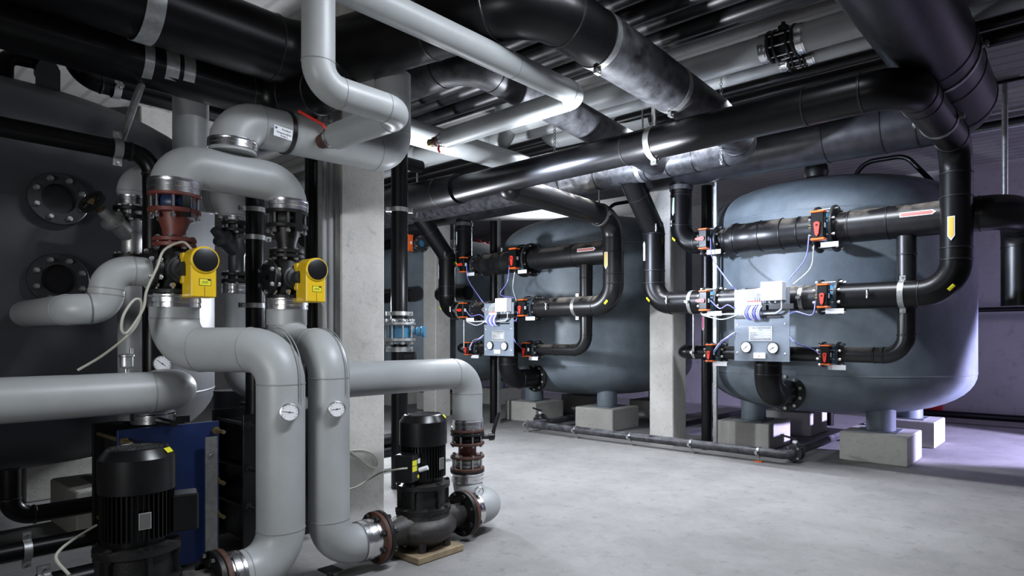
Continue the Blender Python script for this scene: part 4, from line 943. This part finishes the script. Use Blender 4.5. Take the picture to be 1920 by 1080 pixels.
# ------------------------------------------------------------------ standing inline pumps
def pump(label, loc, box=(.35, -.93), labels=True, plate=(.97, .25)):
    x, y = loc; root = thing('inline_pump', label, 'pump', (x, y, 0))
    C0 = V((x, y, 0))
    b = MB().box(C0+V((0, 0, .026)), (.42, .40, .045), bev=.004).build('base_board', M_WOOD, root, angle=30)
    for sx in (-1, 1):
        for sy in (-1, 1): MB().cyl(C0+V((sx*.13, sy*.11, .048)), C0+V((sx*.12, sy*.1, .19)), .028, .035, 12).build('foot', M_VOLUTE, root)
    v = MB(); v.lathe(C0, UP, [(.10, .05), (.13, .07), (.20, .12), (.235, .17), (.235, .21), (.205, .25), (.185, .265), (.185, .30), (.175, .31)], 40)
    v.build('volute_casing', M_VOLUTE, root)
    for k in (-1, 1):
        MB().lathe(C0+V((0, k*.12, .2)), (0, k, 0), [(.13, 0), (.105, .08), (.085, .16), (.082, .235)], 32).build('pipe_neck', M_VOLUTE, root)
        flange(root, C0+V((0, k*.362, .2)), (0, 1, 0), .172, .02, .03, M_IRON)
        flange(root, C0+V((0, k*.396, .2)), (0, 1, 0), .172, .02, .03, M_RUST)
        bolts(root, C0+V((0, k*.379, .2)), (0, 1, 0), .145, 8, .12, M_IRON, .011)
    MB().lathe(C0, UP, [(.165, .30), (.195, .305), (.195, .335), (.16, .345), (.155, .46), (.185, .47), (.19, .475), (.19, .505), (.14, .515)], 40).build('lantern', M_IRON, root)
    for i in range(6):
        t = 2*pi*i/6; d = V((math.cos(t), math.sin(t), 0)); MB().box(C0+d*.165+V((0, 0, .405)), (.035, .02, .13), d, UP.__class__((0, 0, 1)) if False else V((-math.sin(t), math.cos(t), 0))).build('lantern_rib', M_IRON, root, smooth=False)
    bolts(root, C0+V((0, 0, .49)), UP, .172, 6, .07, M_IRON, .010); bolts(root, C0+V((0, 0, .32)), UP, .18, 8, .06, M_IRON, .010)
    m = MB(); m.lathe(C0, UP, [(.13, .51), (.138, .53), (.138, .79), (.13, .80)], 40)
    for i in range(44):
        t = 2*pi*i/44; d = V((math.cos(t), math.sin(t), 0)); e = V((-d.y, d.x, 0))
        m.box(C0+d*.146+V((0, 0, .665)), (.026, .0045, .23), d, e)
    m.build('motor_housing', M_MOTOR, root, angle=30)
    c = MB().lathe(C0, UP, [(.155, .775), (.168, .78), (.168, .945), (.162, .955), (.135, .99), (.125, .995), (.12, .985), (.002, .985)], 48).build('fan_cover', M_MOTOR, root, angle=25)
    g = MB()
    for k in range(1, 6): g.ring(C0+V((0, 0, .990)), UP, .02*k, .02*k+.007, .006, 32)
    for i in range(8):
        t = pi*i/8; g.box(C0+V((0, 0, .990)), (.235, .005, .006), (math.cos(t), math.sin(t), 0), (-math.sin(t), math.cos(t), 0))
    g.build('fan_grille', M_FLANGE, c, angle=30)
    d = V((.72, .69, 0)); e = V((-.69, .72, 0)); n = (d*.75+V((0, 0, .66))).normalized()
    MB().box(C0+d*.1505+V((0, 0, .976)), (.05, .03, .002), e, n.cross(e)).build('warning_sticker', M_YLAB, c, smooth=False)
    # terminal box toward the camera-left side
    d = V((*box, 0)).normalized(); e = V((-d.y, d.x, 0))
    q = C0+d*.205+V((0, 0, .645))
    tb = MB().box(q, (.12, .14, .19), d, e, bev=.008).build('terminal_box', M_MOTOR, root, angle=30)
    if labels:
        f = V((.93, .35, 0)).normalized(); g = q+e*.071
        MB().box(g+d*.02+V((0, 0, .02)), (.002, .055, .075), e, -d).build('yellow_label', M_YLAB, tb, smooth=False)
        MB().box(g+d*.02+V((0, 0, .022)), (.0025, .055, .004), e, -d).build('label_line', M_INK, tb, smooth=False)
        MB().box(g-d*.033+V((0, 0, .045)), (.002, .03, .032), e, -d).build('white_label', M_PAPER, tb, smooth=False)
        MB().box(g-d*.025+V((0, 0, -.06)), (.002, .022, .022), e, (-d+V((0, 0, .6)))).build('small_yellow_label', M_YLAB, tb, smooth=False)
    MB().cyl(q+e*.07-d*.04-V((0, 0, .02)), q+e*.13-d*.05-V((0, 0, .0)), .016, n=12).build('cable_gland', M_WHITE, tb)
    d2 = V((*plate, 0)).normalized(); e2 = V((-d2.y, d2.x, 0))
    rp = MB().box(C0+d2*.161+V((0, 0, .65)), (.003, .052, .08), d2, e2).build('rating_plate', M_PLATE, root, smooth=False)
    MB().box(C0+d2*.1625+V((0, 0, .65)), (.003, .046, .074), d2, e2).build('plate_field', M_RATING, rp, smooth=False)
    return root
p2 = pump('black standing pump with ribbed motor in front of the concrete column', (XP, Y2))
p1 = pump('dusty black standing pump in the dark lower left corner', (XP, Y1), (.30, .95), False, (.97, -.1))
tb = V((XP, Y2, .575))+V((.33, -.29, 0))
hose('beige cable from the standing pump across the column face, with a loop', [W(764, 878, x=-3.56), W(745, 880, x=-3.6), W(715, 886, x=-3.95), W(690, 900, x=-4.1), W(670, 912, x=-4.1), W(655, 917, x=-4.1)], .006, M_CABLE, 'pump_cable', 'cable')
hose('loop of beige cable hanging in front of the concrete column', [W(654, 845, x=-4.868), W(680, 844, x=-4.868), W(700, 852, x=-4.868), W(708, 868, x=-4.868), W(703, 877, x=-4.868), W(690, 873, x=-4.868), W(672, 858, x=-4.868), W(656, 846, x=-4.868)], .006, M_CABLE, 'pump_cable', 'cable')
hose('grey cable hanging left of the dark standing pump', [W(181, 985, x=-3.85), W(140, 1010, x=-3.8), W(112, 1032, x=-3.75), W(106, 1050, x=-3.7), W(130, 1078, x=-3.6)], .007, M_CABLE, 'pump_cable', 'cable')
# outlet of the second pump: flanges, shut off valve, grey return pipe
xs, ys = -4.066, 3.62
r = pipe('grey_return_pipe', 'light grey pipe rising behind the standing pump and bending left toward the column',
         [(xs, ys, .80), (xs, ys, 1.245), (xs, 2.42, 1.245)], .125, M_GREY, .17, n=44)
foil(r, (xs, ys, .82), UP, .128, .08)
r = pipe('grey_outlet_pipe', 'short light grey boot shaped bend at the outlet of the standing pump',
         [(XP, Y2+.412, .2), (XP, ys-.02, .2), (xs, ys, .2), (xs, ys, .40)], .122, M_GREY, [0, .17, .15, 0], n=44, seams=False)
foil(r, (XP, Y2+.45, .2), (0, 1, 0), .126, .09); foil(r, (xs, ys, .375), UP, .128, .075)
gauge(r, V((XP+.08, Y2+.47, .36)), (.75, -.65, .1), .035, ang=60, depth=.03); MB().cyl((XP+.02, Y2+.48, .31), (XP+.07, Y2+.48, .35), .012, n=10).build('gauge_stem', M_STEEL, r)
t = thing('shut_off_valve', 'rust brown flanged shut off valve with a long black lever, above the grey boot bend', 'valve', (xs, ys, .42))
for z, m in ((.765, M_RUST), (.735, M_IRON), (.655, M_RUST), (.545, M_RUST), (.445, M_RUST), (.425, M_IRON)): flange(t, (xs, ys, z), UP, .142, .02, .022, m)
MB().lathe((xs, ys, .665), UP, [(.10, 0), (.115, .02), (.115, .04), (.10, .06)], 32).build('valve_body', M_IRON, t)
MB().cyl((xs, ys, .55), (xs, ys, .65), .075, n=28).build('spool', M_RED, t)
MB().lathe((xs, ys, .455), UP, [(.10, 0), (.108, .015), (.10, .04), (.108, .065), (.10, .08)], 32).build('rubber_joint', M_ZINC, t)
bolts(t, (xs, ys, .71), UP, .123, 8, .16, M_STEEL, .009); bolts(t, (xs, ys, .492), UP, .123, 8, .16, M_STEEL, .009)
dv = V((.62, .78, 0)).normalized(); h0 = V((xs, ys, .705))
lv = MB().cyl(h0+dv*.1, h0+dv*.19, .022, n=14).build('valve_neck', M_FLANGE, t)
MB().lathe(h0+dv*.18, dv, [(.035, 0), (.035, .04), (.025, .05)], 16).build('lever_hub', M_KNOB, lv)
MB().tube([h0+dv*.21, h0+dv*.215+V((.005, .01, .07)), h0+dv*.215+V((.02, .03, .15)), h0+dv*.215+V((.03, .045, .20))], [.018, .016, .017, .013], 12).build('lever_handle', M_KNOB, lv)

# ------------------------------------------------------------------ black pipe with a light blue valve, right of the column
x, y = W(749, 500, x=-5.5).x, W(749, 500, x=-5.5).y
Zp = lambda py: W(749, py, x=-5.5).z
r = pipe('drop_pipe', 'black vertical pipe right of the column, above the light blue valve', [(x, y, 3.5), (x, y, Zp(598))], .083, M_BLACK)
band(r, (x, y, Zp(394)), UP, .084, .045, ear_dir=(1, -.6, 0)); band(r, (x, y, Zp(588)), UP, .084, .04, ear_dir=(1, -.6, 0))
t = thing('butterfly_valve', 'light blue butterfly valve between grey flanges in the vertical black pipe', 'valve', (x, y, Zp(640)))
for py in (607, 637): flange(t, (x, y, Zp(py)), UP, .165, .02, .026, M_ZINC)
MB().cyl((x, y, Zp(633)), (x, y, Zp(611)), .105, n=32).build('valve_body', M_LBLUE, t); bolts(t, (x, y, Zp(622)), UP, .14, 8, Zp(607)-Zp(637)+.1, M_ZINC, .011)
MB().lathe((x, y, Zp(622)), (.75, .66, 0), [(.035, .09), (.03, .17), (.05, .18), (.05, .22), (.06, .23), (.06, .26)], 16).build('gear_head', M_LBLUE, t)
r = pipe('drop_pipe', 'black vertical pipe right of the column, below the light blue valve', [(x, y, Zp(645)), (x, y, .0)], .083, M_BLACK)
band(r, (x, y, Zp(655)), UP, .084, .05, ear_dir=(1, -.6, 0)); MB().cyl((x, y, Zp(670)), V((x, y, Zp(670)))+V((.12, .11, 0)), .06, n=20).build('capped_branch', M_BLACK, r)
# grey conduits beside the column
for k, (px, label) in enumerate(((608, 'grey vertical conduit left of the concrete column, outer one'), (620, 'grey vertical conduit left of the concrete column, inner one'))):
    q = W(px, 400, x=-5.0+.03*k); pipe('conduit_pipe', label, [(q.x, q.y, 0), (q.x, q.y, ZC)], .022, M_GREY)
q = W(587, 400, x=-5.35); pipe('black_riser_pipe', 'black vertical pipe in the shadow left of the concrete column', [(q.x, q.y, 0), (q.x, q.y, ZC)], .07, M_BLACK)

# ------------------------------------------------------------------ plate heat exchangers
def exchanger(label, x, y0, y1, zt, m, bar=True):
    root = thing('plate_heat_exchanger', label, 'heat exchanger', (x, (y0+y1)/2, 0))
    yc = (y0+y1)/2
    f = MB().box((x, yc, (zt+.05)/2), (.03, y1-y0, zt-.05), bev=.004).build('front_plate', m, root, angle=30)
    MB().box((x-.5, yc, (zt+.05)/2), (.03, y1-y0, zt-.05), bev=.004).build('rear_plate', M_KNOB, root, angle=30)
    for i in range(24): 
        MB().box((x-.04-i*.0185, yc, (zt+.02)/2), (.012, (y1-y0)*.8, zt-.16)).build('plate', M_KNOB if i % 2 else M_FLANGE, root, smooth=False)
    MB().cyl((x-.6, yc, zt+.015), (x+.06, yc, zt+.015), .022, n=12).build('carrying_bar', M_IRON, root)
    for (dy, z) in ((-.9, zt-.07), (.9, zt-.06), (-.9, zt-.38), (.9, zt-.4), (-.9, .35), (.9, .35)):
        yy = yc+dy*(y1-y0)/2
        b = MB().cyl((x-.52, yy, z), (x+.16, yy, z), .013, n=10); b.cyl((x+.02, yy, z), (x+.05, yy, z), .026, n=6)
        b.build('tie_rod', M_BRASS if bar else M_FLANGE, root)
    if bar:
        yb = y1-.085
        MB().box((x+.10, yb, zt/2-.03), (.012, .075, zt-.12)).build('galvanised_bar', M_ZINC, root, smooth=False)
        MB().lathe((x+.107, yb, zt-.21), (1, 0, 0), [(.026, 0), (.026, .004), (.016, .005), (.016, .018)], 6).build('bar_bolt', M_STEEL, root)
    return root
exchanger('blue plate heat exchanger with a galvanised bar behind the dark pump', -4.62, 1.27, 1.86, .975, M_BLUE)
exchanger('black fronted plate heat exchanger with blue top, behind the front grey pipe', -4.62, 2.02, 2.55, 1.0, M_KNOB, False)
# dark pipes low behind the pumps
pipe('low_black_pipe', 'upper black pipe lying near the floor at the lower left', [W(18, 880, x=-5.2), V((-5.2, W(18, 880, x=-5.2).y, .42)), V((-5.2, 2.6, .42))], .055, M_BLACK, .12)
r = pipe('low_black_pipe', 'lower black pipe lying near the floor at the lower left', [(-4.95, -.6, .27), (-4.95, 1.9, .27)], .055, M_BLACK)
band(r, (-4.95, .9, .27), (0, 1, 0), .056, .04, ear_dir=(1, 0, 0))
r = pipe('low_black_pipe', 'lowest thick black pipe lying near the floor at lower left', [(-4.6, -.8, .13), (-4.6, 1.15, .13)], .07, M_BLACK)
band(r, (-4.6, W(82, 1027, x=-4.6).y, .13), (0, 1, 0), .071, .06, ear_dir=(1, 0, 0))
for z, zz in ((.34, 'upper'), (.20, 'lower')):
    pipe('floor_pipe', 'black pipe near the floor behind the blue heat exchanger, %s one' % zz, [(-6.4, 2.2, z), (-6.4, 5.2, z)], .07, M_BLACK)
q = W(428, 840, x=-5.7); pipe('grey_floor_pipe', 'dark grey pipe bend seen between the two heat exchangers', [V((-5.6, q.y, 1.1)), V((-5.6, q.y, .55)), V((-5.6, q.y+.7, .45))], .15, M_DTANK, .2)
q = W(420, 965, x=-5.4)
o = MB().lathe((q.x, q.y, .03), (.3, .9, 0), [(.01, 0), (.03, .01), (.035, .12), (.01, .14)], 12).build('crumpled_bag', M_REDBOX); tag(o, 'small red and white crumpled wrapper on the floor', 'litter')

# ------------------------------------------------------------------ tidy: a run without parts is one mesh
for o in list(bpy.data.objects):
    if o.type == 'EMPTY' and o.parent is None:
        ch = children(o)
        if len(ch) == 1 and not children(ch[0]):
            c = ch[0]; nm = o.name; loc = o.location.copy()
            for k in ('label', 'category', 'group'):
                if k in o: c[k] = o[k]
            bpy.data.objects.remove(o); c.parent = None; c.location = loc; c.name = nm.split('.')[0]
